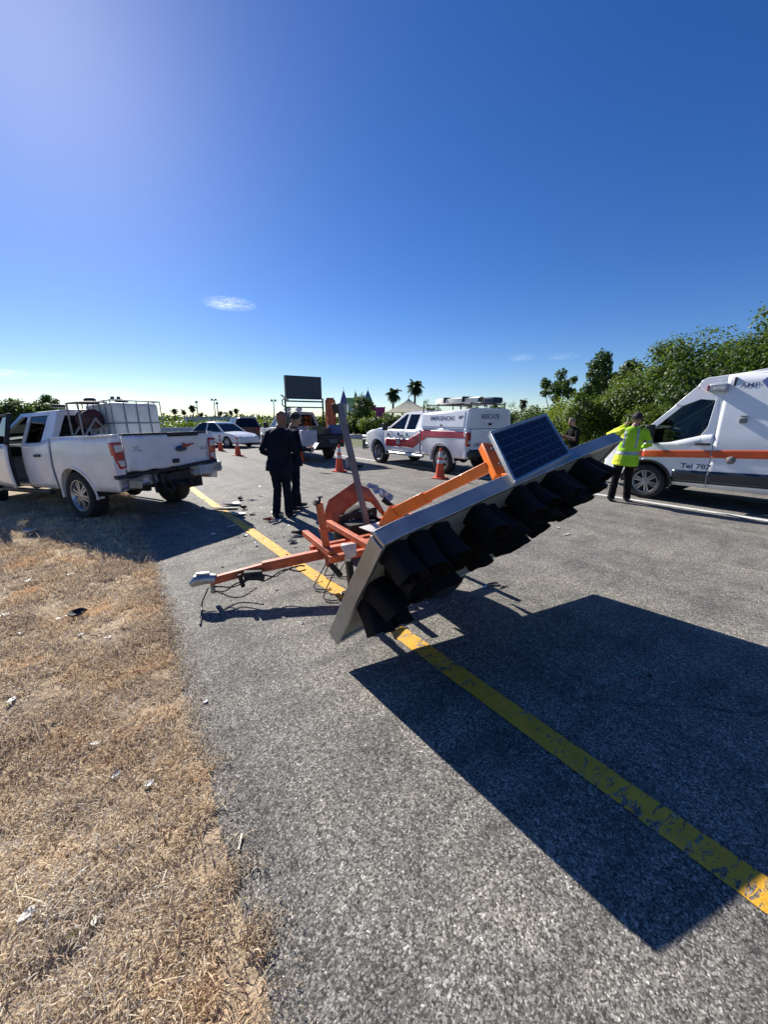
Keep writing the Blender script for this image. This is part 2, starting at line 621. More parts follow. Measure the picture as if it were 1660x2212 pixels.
# ---- straw: nobody could count it
def straw_mat():
    m, n, out = _new('dry_straw')
    at = N(n, 'ShaderNodeAttribute')
    at.attribute_name = 'tone'
    sc_ = ramp(n, at.outputs['Fac'], [(.0, (.24, .175, .12)), (.25, (.50, .375, .25)), (.5, (.70, .56, .385)), (.8, (.80, .69, .51)), (.97, (.86, .81, .68)), (1.0, (.25, .29, .08))])
    pa_ = noisetex(n, coords(n, 'World'), 1.7, 3, .6)
    col_ = mixc(n, 1.0, sc_.outputs[0], ramp(n, pa_.outputs[0], [(.36, (.86, .86, .90)), (.52, (1, 1, 1)), (.66, (1.12, .98, .84))]).outputs[0], 'MULTIPLY')
    d = N(n, 'ShaderNodeBsdfDiffuse')
    n.links.new(col_, d.inputs[0])
    tl = N(n, 'ShaderNodeBsdfTranslucent')
    n.links.new(col_, tl.inputs[0])
    mx = N(n, 'ShaderNodeMixShader')
    mx.inputs[0].default_value = .3
    n.links.new(d.outputs[0], mx.inputs[1])
    n.links.new(tl.outputs[0], mx.inputs[2])
    n.links.new(mx.outputs[0], out.inputs[0])
    return m
def straw(count, seed):
    rnd = random.Random(seed)
    vs, fs, tone = [], [], []
    n = 0
    while n < count:
        # denser near the camera
        y = .25 + 11 * rnd.random() ** 2.1
        x = ROAD_L + .05 - (2.6 + .25 * y) * rnd.random() ** 1.15
        spill = rnd.random() < .035
        if spill:
            x = edge_x(y) + abs(rnd.gauss(0, .055))
        elif x > edge_x(y) + .012:
            continue
        cl = noise.noise((x * 2.3, y * 2.3, 11)) + .6 * noise.noise((x * 7, y * 7, 4))
        if cl < -.22 and rnd.random() < .82:
            continue
        n += 1
        z = verge_h(x, y) if x < edge_x(y) else .003
        far = min(1.0, y / 6)
        ln = rnd.uniform(.008, .034) * (1 + 1.0 * far)
        if rnd.random() < .045:
            ln *= rnd.uniform(1.8, 3.6)
        if x > edge_x(y):
            ln *= .5
        w = rnd.uniform(.0005, .0013) * (1 + 2.1 * far)
        a = rnd.uniform(0, 2 * math.pi)
        el = rnd.gauss(.25, .38) if rnd.random() < .75 else rnd.uniform(.4, 1.3)
        el = max(-.02, el)
        dx, dy, dz = math.cos(a) * math.cos(el), math.sin(a) * math.cos(el), math.sin(el)
        px, py = -math.sin(a) * w, math.cos(a) * w
        tw = rnd.uniform(-.7, .7) * w
        bx, by, bz = x, y, z + rnd.uniform(0, .016)
        cx, cy, cz = bx + dx * ln * .55, by + dy * ln * .55, bz + dz * ln * .55 + .004
        ex, ey, ez = bx + dx * ln, by + dy * ln, bz + dz * ln - ln * .12
        o = len(vs)
        vs += [(bx - px, by - py, bz - tw), (bx + px, by + py, bz + tw), (cx + px, cy + py, cz + tw), (cx - px, cy - py, cz - tw), (ex, ey, max(ez, .002))]
        fs += [(o, o + 1, o + 2, o + 3), (o + 3, o + 2, o + 4)]
        t = min(.96, max(0, .52 + .32 * noise.noise((x * 1.5, y * 1.5, 21)) + rnd.gauss(0, .24)))
        if rnd.random() < .006:
            t = 1.0
        tone += [t] * 5
    me = bpy.data.meshes.new('dry_grass')
    me.from_pydata(vs, [], fs)
    at = me.attributes.new('tone', 'FLOAT', 'POINT')
    at.data.foreach_set('value', tone)
    me.materials.append(straw_mat())
    o = bpy.data.objects.new('dry_grass', me)
    COL.objects.link(o)
    tag(o, 'cut dry straw and dead grass covering the verge', 'grass', kind='stuff')
straw(360000, 3)
# ================================================================== wrecked arrow-board trailer
ORANGE = mat('trailer_orange_paint', (.56, .115, .038), .6, 0, .22, 9, dirt=.5, bmp=.12, bscale=30)
ORANGE2 = mat('mast_orange_paint', (.86, .19, .012), .38, 0, .10, 5, dirt=.22, coat=.3)
BOARDC = mat('board_sheet', (.26, .235, .19), .7, 0, .08, 3, dirt=.12)
RIMC = mat('board_rim_aluminium', (.46, .45, .43), .36, .85, .10, 5, bmp=.15, bscale=14, dirt=.35)
HOODC = mat('hood_black', (.005, .005, .006), .75, 0, .15, 9, spec=.25)
AMBER = mat('amber_lens', (.30, .13, .02), .2, 0, .1, 10)
PVCELL = mat('solar_cell_blue', (.007, .009, .030), .35, 0, .3, 9, coat=.15, spec=.3)
PVBACK = mat('solar_backsheet', (.13, .145, .22), .5, 0, .05, 5)
ALU = mat('aluminium_frame', (.50, .50, .49), .38, .7, .08, 6)
GREYMET = mat('grey_steel_post', (.085, .115, .17), .5, .1, .15, 5, bmp=.2)
PALEPL = mat('pale_broken_plastic', (.62, .60, .55), .5, 0, .12, 8)

A_, B_ = V(1.15, 1.652, .985), V(1.105, 2.16, .125)
C_, D_ = V(3.83, 1.672, 1.474), V(3.62, 2.315, .47)
BN = V(.101, -.850, -.518).normalized()         # the way the lamps look: to the camera and down
def bpt(u, v, o=0.0):
    p = (A_ * (1 - u) + C_ * u) * (1 - v) + (B_ * (1 - u) + D_ * u) * v
    # crash-bent sheet: the free end sags a little
    p = p + BN * (.03 * math.sin(math.pi * u) * (v - .5))
    p = p + BN * (.012 * noise.noise((u * 5, v * 3, 7))) + V(0, 0, .007 * noise.noise((u * 7, v * 2, 3)))
    return p + BN * o
TR = empty('arrow_board_trailer', (2.2, 3.3, 0))
tag(TR, 'wrecked orange arrow-board trailer with its black-hooded lamp board collapsed over the yellow line', 'trailer')
O = TR.location.copy()
def tb(mb, name, m, parent=TR, **kw):
    """trailer meshes are written in world numbers; shift them under the Empty"""
    mb.v = [tuple(V(p) - O) for p in mb.v]
    return mb.build(name, m, parent, **kw)

# --- the board: sheet and four rim sides
mb = MB()
NU, NV = 24, 10
mb.grid([[bpt(i / NU, j / NV, -.004) for j in range(NV + 1)] for i in range(NU + 1)])
mb.grid([[bpt(i / NU, j / NV, -.085) for j in range(NV + 1)] for i in range(NU + 1)])
board = tb(mb, 'lamp_board', BOARDC, smooth=40)
def rim(a, b, name='rim'):
    mb = MB()
    n = 16
    t = .022
    du = 0 if a[0] == b[0] else 1
    inn = {(0, 'v'): (t / 2.7, 0), (1, 'v'): (-t / 2.7, 0), (0, 'u'): (0, t / 1.05), (1, 'u'): (0, -t / 1.05)}[(a[1] if du else a[0], 'u' if du else 'v')]
    rows = []
    for i in range(n + 1):
        s = i / n
        u, v = a[0] + (b[0] - a[0]) * s, a[1] + (b[1] - a[1]) * s
        uo, vo = u - inn[0] * .25, v - inn[1] * .25
        rows.append([bpt(uo, vo, .016), bpt(uo, vo, -.098), bpt(u + inn[0], v + inn[1], -.098), bpt(u + inn[0], v + inn[1], .016), bpt(uo, vo, .016)])
    mb.grid(rows)
    mb.add([rows[0][k] for k in range(4)], [(0, 1, 2, 3)])
    mb.add([rows[-1][k] for k in range(4)], [(3, 2, 1, 0)])
    o = tb(mb, name, RIMC, board, bev=.004)
    return o
rim((0, 0), (1, 0))
rim((.012, 1), (1, 1))
rim((0, .03), (0, 1))
rim((1, .03), (1, .97))
for u in (.3, .7):
    mb = MB()
    mb.beam(bpt(u, .10, -.125), bpt(u, .95, -.125), .07, .05, BN)
    tb(mb, 'back_rail', ORANGE, board, bev=.004)

# --- lamp hoods: a visor tube, longer on its upper side, with the lamp at its root
def hood_mesh():
    mb = MB()
    n, r, ln = 28, .080, .24
    rows = []
    for k in range(n + 1):
        a = 2 * math.pi * k / n
        up = .5 + .5 * math.sin(a)
        L = ln * (.80 + .20 * min(1, up * 1.6))
        ca, sa = math.cos(a), math.sin(a)
        ca = math.copysign(abs(ca) ** .55, ca)
        sa = math.copysign(abs(sa) ** .55, sa)
        rows.append([(ca * r * 1.10, sa * r * 1.10, 0), (ca * r * 1.10, sa * r * 1.10, .02), (ca * r, sa * r, .022), (ca * r * .97, sa * r * .97, L * .55), (ca * r * 1.03, sa * r * 1.03, L),
                     (ca * r * .98, sa * r * .98, L), (ca * r * .92, sa * r * .92, L * .55), (ca * r * .93, sa * r * .93, .012)])
    mb.grid(rows)
    return mb.mesh('lamp_hood', HOODC, 40)
def lens_mesh():
    mb = MB()
    mb.lathe([(.001, .045), (.04, .040), (.07, .026), (.082, .006), (.082, .0)], axis='z', n=18)
    return mb.mesh('lamp_lens', AMBER, 60)
HM, LM = hood_mesh(), lens_mesh()
spots = [(.050, .14), (.115, .13), (.180, .14), (.085, .29), (.150, .29), (.215, .30), (.050, .47), (.115, .46), (.180, .47), (.240, .49), (.055, .62), (.115, .66),
         (.315, .14), (.375, .20), (.340, .33), (.365, .47), (.480, .13), (.540, .15), (.465, .30), (.525, .33), (.480, .48), (.540, .48),
         (.635, .13), (.690, .16), (.620, .31), (.675, .34), (.640, .48), (.790, .13), (.845, .15), (.775, .30), (.830, .31), (.795, .45), (.875, .26)]
zx = BN
upv = (A_ - B_).normalized()
for (u, v) in spots:
    x = upv.cross(zx).normalized()
    y = zx.cross(x).normalized()
    rm = Matrix((x, y, zx)).transposed()
    tw = Matrix.Rotation(R(random.uniform(-11, 11)), 3, 'X') @ Matrix.Rotation(R(random.uniform(-11, 11)), 3, 'Y')
    h = bpy.data.objects.new('lamp_hood', HM)
    COL.objects.link(h)
    h.parent = TR
    h.matrix_local = Matrix.Translation(bpt(u, v, .002) - O) @ (rm @ tw).to_4x4()
    l = bpy.data.objects.new('lamp_lens', LM)
    COL.objects.link(l)
    l.parent = h
    l.location = (0, 0, .004)

# --- solar panel over the board's upper edge
PB = [V(2.274, 1.649, 1.211), V(3.033, 1.689, 1.370), V(3.210, 2.063, 1.694), V(2.439, 2.038, 1.548)]
def ppt(s, t, o=0.0):
    p = (PB[0] * (1 - s) + PB[1] * s) * (1 - t) + (PB[3] * (1 - s) + PB[2] * s) * t
    return p + PN * o
PN = (PB[1] - PB[0]).cross(PB[3] - PB[0]).normalized()
if PN.y > 0:
    PN = -PN
mb = MB()
mb.add([ppt(.02, .03, 0), ppt(.98, .03, 0), ppt(.98, .97, 0), ppt(.02, .97, 0), ppt(.02, .03, -.02), ppt(.98, .03, -.02), ppt(.98, .97, -.02), ppt(.02, .97, -.02)],
       [(0, 1, 2, 3), (7, 6, 5, 4), (0, 4, 5, 1), (1, 5, 6, 2), (2, 6, 7, 3), (3, 7, 4, 0)])
panel = tb(mb, 'solar_panel', PVBACK)
fr = [((0, 0), (1, 0), (0, .045)), ((0, 1), (1, 1), (0, -.045)), ((0, 0), (0, 1), (.03, 0)), ((1, 0), (1, 1), (-.03, 0))]
for a, b, w in fr:
    mb = MB()
    q = [a, b, (b[0] + w[0], b[1] + w[1]), (a[0] + w[0], a[1] + w[1])]
    e = 0.0 if w[0] == 0 else .0025
    mb.add([ppt(*k, .010 - e) for k in q] + [ppt(*k, -.034 + e) for k in q], [(0, 1, 2, 3), (7, 6, 5, 4), (0, 4, 5, 1), (1, 5, 6, 2), (2, 6, 7, 3), (3, 7, 4, 0)])
    tb(mb, 'frame_bar', ALU, panel, bev=.003)
NC, NR = 9, 6
for i in range(NC):
    for j in range(NR):
        s0, s1 = .042 + .916 * i / NC, .042 + .916 * (i + 1) / NC
        t0, t1 = .06 + .88 * j / NR, .06 + .88 * (j + 1) / NR
        g1, g2 = .004, .007
        mb = MB()
        c = .010
        q = [(s0 + g1 + c, t0 + g2), (s1 - g1 - c, t0 + g2), (s1 - g1, t0 + g2 + c * 1.6), (s1 - g1, t1 - g2 - c * 1.6), (s1 - g1 - c, t1 - g2), (s0 + g1 + c, t1 - g2), (s0 + g1, t1 - g2 - c * 1.6), (s0 + g1, t0 + g2 + c * 1.6)]
        mb.add([ppt(*k, .003) for k in q] + [ppt(*k, .0005) for k in q], [tuple(range(8))] + [(k, 8 + k, 8 + (k + 1) % 8, (k + 1) % 8) for k in range(8)])
        # two thin busbars
        mb.cur = 1
        for b in (.33, .67):
            sb = s0 + (s1 - s0) * b
            mb.add([ppt(sb - .0016, t0 + g2, .0042), ppt(sb + .0016, t0 + g2, .0042), ppt(sb + .0016, t1 - g2, .0042), ppt(sb - .0016, t1 - g2, .0042)], [(0, 1, 2, 3)])
        tb(mb, 'solar_cell', [PVCELL, PVBACK], panel, fix=False)

# --- mast and head bracket
mb = MB()
M0, M1 = V(2.30, 3.10, .70), V(2.55, 2.11, 1.265)
mb.beam(M0, M0.lerp(M1, .40), .115, .115)
mb.beam(M0.lerp(M1, .37), M1, .092, .092)
mb.beam(M0 + V(-.02, .14, -.22), M0 + V(.01, -.05, .05), .14, .14)
mast = tb(mb, 'mast', ORANGE2, bev=.008)
mb = MB()
w = (PB[3] - PB[0]).normalized()
c = M1 + V(.03, -.03, .03)
mb.beam(c - w * .17, c + w * .20, .14, .075, PN)
mb.beam(c - w * .15 + V(0, -.02, 0), bpt(.50, .06, -.10), .07, .05)
tb(mb, 'head_bracket', ORANGE2, mast, bev=.006)
mb = MB()
for s, t in ((.30, .6), (.30, -.3)):
    p = c + w * (.2 * t) - PN * .02
    mb.tube(p + PN * .05, p + PN * .075, .016, n=6)
tb(mb, 'bolt', STEEL, mast)

# --- chassis: longitudinal (X) and cross (Y) rails
def rail(a, b, w=.062, h=.062, name='frame_rail', m=ORANGE, parent=TR):
    mb = MB()
    mb.beam(a, b, w, h)
    return tb(mb, name, m, parent, bev=.006)
rail((1.46, 2.93, .43), (2.95, 2.93, .43))
rail((1.48, 3.37, .40), (2.95, 3.37, .40))
rail((1.90, 3.80, .43), (2.95, 3.80, .43))
rail((1.93, 3.86, .492), (1.84, 2.72, .492))
rail((1.575, 3.72, .465), (1.50, 2.96, .465))
rail((2.92, 3.86, .492), (2.90, 2.72, .492))
rail((2.45, 3.84, .470), (2.42, 2.74, .470), .06, .06)
# tongue
mb = MB()
T0, T1, T2 = V(1.62, 3.24, .385), V(1.02, 3.45, .295), V(.575, 3.60, .205)
mb.beam(V(2.05, 3.09, .43), T0, .08, .10)
mb.beam(T0 + V(.05, -.02, 0), T1, .072, .092)
mb.beam(T1 + V(.06, -.022, .006), T2, .058, .072)
tongue = tb(mb, 'tongue', ORANGE, bev=.007)
mb = MB()
mb.path([T2 + V(.05, -.02, .02), T2 + V(-.03, .012, .03), T2 + V(-.10, .04, .02), T2 + V(-.15, .06, -.015)], [.045, .05, .055, .03], 10)
mb.box(T2 + V(-.05, .02, .075), (.11, .03, .03), Matrix.Rotation(R(-22), 3, 'Z'))
mb.tube(T2 + V(.02, 0, -.02), T2 + V(.02, 0, -.12), .022)
tb(mb, 'coupler', STEEL, tongue, smooth=40)
mb = MB()
for k in range(2):
    pts = []
    for i in range(61):
        s = i / 60
        p = T2.lerp(T0, s * .75) + V(.02, -.03 - .03 * k, -.05 - .05 * math.sin(s * 7 + k) ** 2)
        pts.append(p + V(noise.noise((s * 6, k, 0)), noise.noise((s * 6, k, 4)), noise.noise((s * 6, k, 8))) * .03)
    mb.path(pts, .007, 6)
e = [T2 + V(-.02, .0, -.06), T2 + V(-.09, -.08, -.14), V(.47, 3.50, .02), V(.44, 3.36, .012), V(.42, 3.27, .01), V(.40, 3.20, .012)]
mb.path(curve(e), .007, 6)
tb(mb, 'trailer_wiring', BLACKPL, tongue, smooth=60)
mb = MB()
for i in range(16):
    s = i / 15
    p = T2 + V(.06 + .30 * s, -.07 - .1 * s, -.10 - .07 * math.sin(math.pi * s))
    mb.box(p, (.024, .012, .010), Matrix.Rotation(R(-20), 3, 'Z') @ Matrix.Rotation(R(90 * (i % 2)), 3, 'X'))
tb(mb, 'safety_chain', DARKMET, tongue)
mb = MB()
mb.box(T1 + V(-.10, -.03, -.045), (.16, .09, .08), Matrix.Rotation(R(-21), 3, 'Z'))
mb.tube(T1 + V(-.14, -.06, -.05), T1 + V(-.02, -.10, -.07), .03)
mb.tube(T1 + V(-.22, -.02, -.02), T1 + V(-.2, -.04, -.14), .02)
tb(mb, 'actuator', DARKMET, tongue, bev=.004)
# jack post
mb = MB()
J0, J1 = V(1.545, 3.10, .30), V(1.462, 3.10, .915)
mb.tube(J0, J1, .034, n=14)
mb.tube(J0.lerp(J1, .55), J0.lerp(J1, .62), .042, n=14)
jack = tb(mb, 'jack_post', ORANGE, smooth=50)
mb = MB()
mb.tube(J1 + V(0, 0, -.01), J1 + V(-.045, 0, .012), .026, n=10)
mb.tube(J1 + V(.0, 0, .0), J1 + V(.01, .0, .05), .012, n=8)
mb.box(J1 + V(.012, 0, .055), (.045, .02, .012))
tb(mb, 'jack_head', DARKMET, jack, smooth=50)
mb = MB()
mb.tube(J0 + V(.0, -.02, .02), V(1.60, 2.98, .22), .028, n=12)
tb(mb, 'jack_tube', DARKMET, jack, smooth=50)
# bent stabiliser leg and foot under the front rail
mb = MB()
mb.beam(V(1.66, 2.94, .44), V(1.715, 2.985, .06), .055, .055)
mb.box(V(1.72, 2.99, .022), (.16, .13, .03), Matrix.Rotation(R(18), 3, 'Z'))
tb(mb, 'stabiliser_leg', BLACKPL, bev=.004)
mb = MB()
mb.beam(V(1.52, 2.99, .40), V(1.66, 2.90, .42), .07, .05)
mb.add([V(1.56, 2.90, .545), V(1.76, 2.96, .52), V(1.70, 2.86, .44), V(1.60, 2.84, .43), V(1.63, 3.0, .535)], [(0, 1, 4), (0, 3, 2, 1)])
tb(mb, 'torn_bracket', PALEPL, solid=.006)
mb = MB()
mb.add([V(2.02, 3.34, .545), V(2.26, 3.30, .575), V(2.30, 3.14, .53), V(2.15, 3.06, .50), V(2.06, 3.16, .53)], [(0, 1, 2, 3, 4)])
tb(mb, 'torn_bracket', PALEPL, solid=.008)
# leaning grey post with folded plate head
mb = MB()
P0, P1 = V(2.225, 3.47, .44), V(1.905, 3.50, 1.80)
for off, ww in ((V(0, 0, 0), .050), (V(.022, .010, 0), .026)):
    mb.beam(P0 + off, P1 + off * 1.4, ww, .05, (0, 1, 0))
post = tb(mb, 'grey_post', GREYMET, bev=.004)
mb = MB()
mb.beam(P1 + V(-.035, 0, -.10), P1 + V(-.055, 0, -.005), .04, .04, (0, 1, 0))
tb(mb, 'post_head', DARKMET, post, bev=.004)

# wheel and fender, far side (whole) and near side (mostly behind the board)
def trailer_wheel(cx, cy, z=.30):
    mb = MB()
    mb.lathe([(.02, -.03), (.15, -.035), (.17, -.07), (.19, -.08), (.19, .08), (.17, .07), (.15, .03), (.02, .035)], (cx, cy, z), 'y', 24)
    for k in range(5):
        a = 2 * math.pi * k / 5
        mb.tube((cx + .07 * math.cos(a), cy - .05, z + .07 * math.sin(a)), (cx + .07 * math.cos(a), cy - .02, z + .07 * math.sin(a)), .012, n=6)
    w_ = tb(mb, 'wheel', STEEL, smooth=40)
    mb = MB()
    mb.lathe([(.19, -.085), (.24, -.105), (.285, -.10), (.302, -.07), (.302, .07), (.285, .10), (.24, .105), (.19, .085)], (cx, cy, z), 'y', 30)
    tb(mb, 'tyre', RUBBER, w_, smooth=50)
trailer_wheel(2.40, 4.02)
trailer_wheel(2.42, 2.52)
def fender(far, near, y0, y1):
    mb = MB()
    rows = [[V(x, y0, z) for x, z in far], [V(x, y1, z) for x, z in near]]
    mb.grid(rows)
    for row, t in ((rows[0], .05), (rows[1], .12)):        # folded lips
        c_ = V(2.42, row[0].y, .36)
        mb.grid([row, [p.lerp(c_, t) for p in row]])
    return tb(mb, 'fender', ORANGE, solid=.006, bev=.003)
fender([(1.955, .40), (1.98, .60), (2.03, .715), (2.38, .895), (2.60, .80), (2.74, .62), (2.86, .43)],
       [(2.045, .41), (2.09, .53), (2.155, .625), (2.385, .745), (2.56, .68), (2.68, .55), (2.79, .42)], 4.04, 3.90)
fender([(2.05, .44), (2.12, .62), (2.30, .72), (2.55, .72), (2.74, .62), (2.80, .44)], [(2.05, .44), (2.12, .62), (2.30, .72), (2.55, .72), (2.74, .62), (2.80, .44)], 2.62, 2.40)
mb = MB()
for x, z in ((2.16, .50), (2.21, .51), (2.20, .455), (2.35, .455), (2.44, .60), (2.46, .54)):
    mb.ball((x, 3.775, z), .014, 6, 4)
tb(mb, 'lug', STEEL)
mb = MB()
mb.box((2.30, 3.80, .535), (.5, .04, .10), Matrix.Rotation(R(-4), 3, 'Y'))
mb.box((2.28, 3.70, .42), (.46, .28, .16))
tb(mb, 'battery_tray', DARKMET, bev=.006)
# crumpled sheet hanging off the fender
mb = MB()
rows = []
for i in range(9):
    row = []
    for j in range(5):
        s, t = i / 8, j / 4
        p = V(2.46, 3.88, .87).lerp(V(2.70, 3.72, .66), s) + V(.10, .05, .03) * t
        row.append(p + V(noise.noise((i * .9, j * .9, 1)), noise.noise((i * .9, j * .9, 5)), noise.noise((i * .9, j * .9, 9))) * .055)
    rows.append(row)
mb.grid(rows)
tb(mb, 'crumpled_sheet', mat('torn_sheet_metal', (.55, .56, .58), .45, .5, .15, 9), solid=.003)
mb = MB()
mb.beam((2.62, 3.76, .70), (2.83, 3.50, .47), .05, .05)
tb(mb, 'bent_strut', DARKMET, bev=.004)
mb = MB()
for k in range(7):
    a = V(random.uniform(1.6, 2.7), random.uniform(2.8, 3.5), .40)
    b = a + V(random.uniform(-.25, .25), random.uniform(-.2, .2), 0)
    b.z = .02
    mb.path(curve([a, a.lerp(b, .4) + V(.05, .03, .02), a.lerp(b, .8) + V(-.04, .05, -.05), b, b + V(.12, -.05, -.008)]), .006, 5)
tb(mb, 'loose_cable', BLACKPL, smooth=60)
# ================================================================== vehicles: shared builders
def make_wheel(parent, x, y, r, w, side, style='spoke', z=None):
    """wheel (disc) > tyre, rim"""
    z = r if z is None else z
    c = (x, y, z)
    s = side
    mb = MB()
    rr = r * .60
    mb.lathe([(.004, s * w * .30), (r * .12, s * w * .30), (r * .15, s * w * .22), (rr * .55, s * w * .24), (rr * .9, s * w * .12), (rr * .96, s * w * .05)], c, 'x', 26)
    disc = mb.build('wheel', DARKMET if style != 'steel' else ALLOY, parent, smooth=40)
    mb = MB()
    if style == 'spoke':
        n = 6
        for k in range(n):
            a = 2 * math.pi * k / n + .3
            d = V(0, math.cos(a), math.sin(a))
            t = V(0, -math.sin(a), math.cos(a))
            p0, p1 = V(c) + d * (r * .10) + V(s * w * .34, 0, 0), V(c) + d * rr + V(s * w * .30, 0, 0)
            mb.beam(p0 - t * r * .045, p1 - t * r * .085, r * .085, w * .12, (1, 0, 0))
            mb.beam(p0 + t * r * .045, p1 + t * r * .085, r * .085, w * .12, (1, 0, 0))
    else:
        for k in range(8):
            a = 2 * math.pi * k / 8
            mb.ball(V(c) + V(s * w * .28, r * .22 * math.cos(a), r * .22 * math.sin(a)), r * .035, 6, 4)
    mb.lathe([(.004, s * w * .42), (r * .10, s * w * .40), (r * .14, s * w * .30)], c, 'x', 18)
    mb.lathe([(rr * .93, s * w * .10), (rr * .97, s * w * .36), (rr * 1.05, s * w * .46), (rr * 1.10, s * w * .46), (rr * 1.10, s * w * .38)], c, 'x', 30)
    mb.build('rim', ALLOY, disc, smooth=40)
    mb = MB()
    mb.lathe([(rr * 1.06, s * w * .40), (rr * 1.2, s * w * .50), (r * .90, s * w * .52), (r * .975, s * w * .44), (r, s * w * .34), (r, -s * w * .34), (r * .975, -s * w * .44), (r * .9, -s * w * .52), (rr * 1.0, -s * w * .46), (rr * .4, -s * w * .4), (.01, -s * w * .4)], c, 'x', 36)
    nt_ = 40
    for k in range(nt_):
        a = 2 * math.pi * k / nt_
        d = V(0, math.cos(a), math.sin(a))
        mb.beam(V(c) + d * r * .998 + V(w * .10, 0, 0), V(c) + d * r * .98 + V(w * .46, 0, 0), .02, .014, d)
        mb.beam(V(c) + d * r * .998 - V(w * .10, 0, 0), V(c) + d * r * .98 - V(w * .46, 0, 0), .02, .014, d)
    mb.build('tyre', RUBBER, disc, smooth=40)
    return disc

def skin(name, parent, m, side, y0, y1, zb, zt, xf, step=.045, nr=9, solid=.02, both=False):
    """one curved body-side panel between y0 and y1"""
    mb = MB()
    n = max(2, int(abs(y1 - y0) / step))
    rows = []
    for i in range(n + 1):
        y = y0 + (y1 - y0) * i / n
        b, t = zb(y), zt(y)
        rows.append([(side * xf(y, b + (t - b) * k / nr), y, b + (t - b) * k / nr) for k in range(nr + 1)])
    mb.grid(rows, flip=side > 0)
    return mb.build(name, m, parent, smooth=38, solid=solid, fix=False)

def arch(base, wheels, rad, zc):
    def f(y):
        z = base
        for w in wheels:
            d = abs(y - w)
            if d < rad:
                z = max(z, zc + math.sqrt(rad * rad - d * d) * .96)
        return z
    return f

def lip(parent, m, side, yc, rad, zc, xf, wd=.05, name='wheel_arch'):
    mb = MB()
    rows = []
    for k in range(25):
        a = math.pi * (k / 24) * 1.06 - .03 * math.pi
        y, z = yc + rad * math.cos(a), zc + rad * math.sin(a) * .96
        y2, z2 = yc + (rad + wd) * math.cos(a), zc + (rad + wd) * math.sin(a) * .96
        x = xf(y, max(z, .45))
        rows.append([(side * (x - .12), y, z), (side * (x + .012), y, z), (side * (x + .016), y2, z2), (side * (x - .004), y2, z2)])
    mb.grid(rows)
    return mb.build(name, m, parent, smooth=50)

def well(parent, yc, rad, hw, zc):
    mb = MB()
    for s in (-1, 1):
        rows = []
        for k in range(13):
            a = math.pi * k / 12
            rows.append([(s * (hw - .04), yc + rad * 1.02 * math.cos(a), zc + rad * 1.02 * math.sin(a)), (s * (hw - .42), yc + rad * 1.02 * math.cos(a), zc + rad * 1.02 * math.sin(a))])
        mb.grid(rows)
        mb.grid([[(s * (hw - .42), yc - rad, zc), (s * (hw - .42), yc - rad, zc + rad)], [(s * (hw - .42), yc + rad, zc), (s * (hw - .42), yc + rad, zc + rad)]])
    return mb.build('wheel_well', CABIN, parent)

def seat(parent, x, y, z, w=.5, m=None, name='seat'):
    mb = MB()
    mb.box((x, y, z), (w, .5, .16))
    mb.box((x, y - .28, z + .36), (w, .15, .66), Matrix.Rotation(R(-12), 3, 'X'))
    mb.box((x, y - .36, z + .79), (w * .5, .10, .18))
    return mb.build(name, m or SEATC, parent, bev=.05, seg=3)

def steering(parent, x, y, z):
    mb = MB()
    pts = [(x + .19 * math.cos(a), y - .05 * math.sin(a), z + .19 * math.sin(a)) for a in [2 * math.pi * k / 20 for k in range(21)]]
    mb.path(pts, .016, 6)
    mb.beam((x - .17, y, z), (x + .17, y, z), .05, .02)
    mb.tube((x, y, z), (x, y + .35, z - .12), .03)
    return mb.build('steering_wheel', BLACKPL, parent, smooth=60)

def spoly(mb, side, poly, xf, th=.035, off=0.0):
    mb.prism(poly, lambda y, z, t: V(side * (xf(z) - off - t), y, z), 0, th)

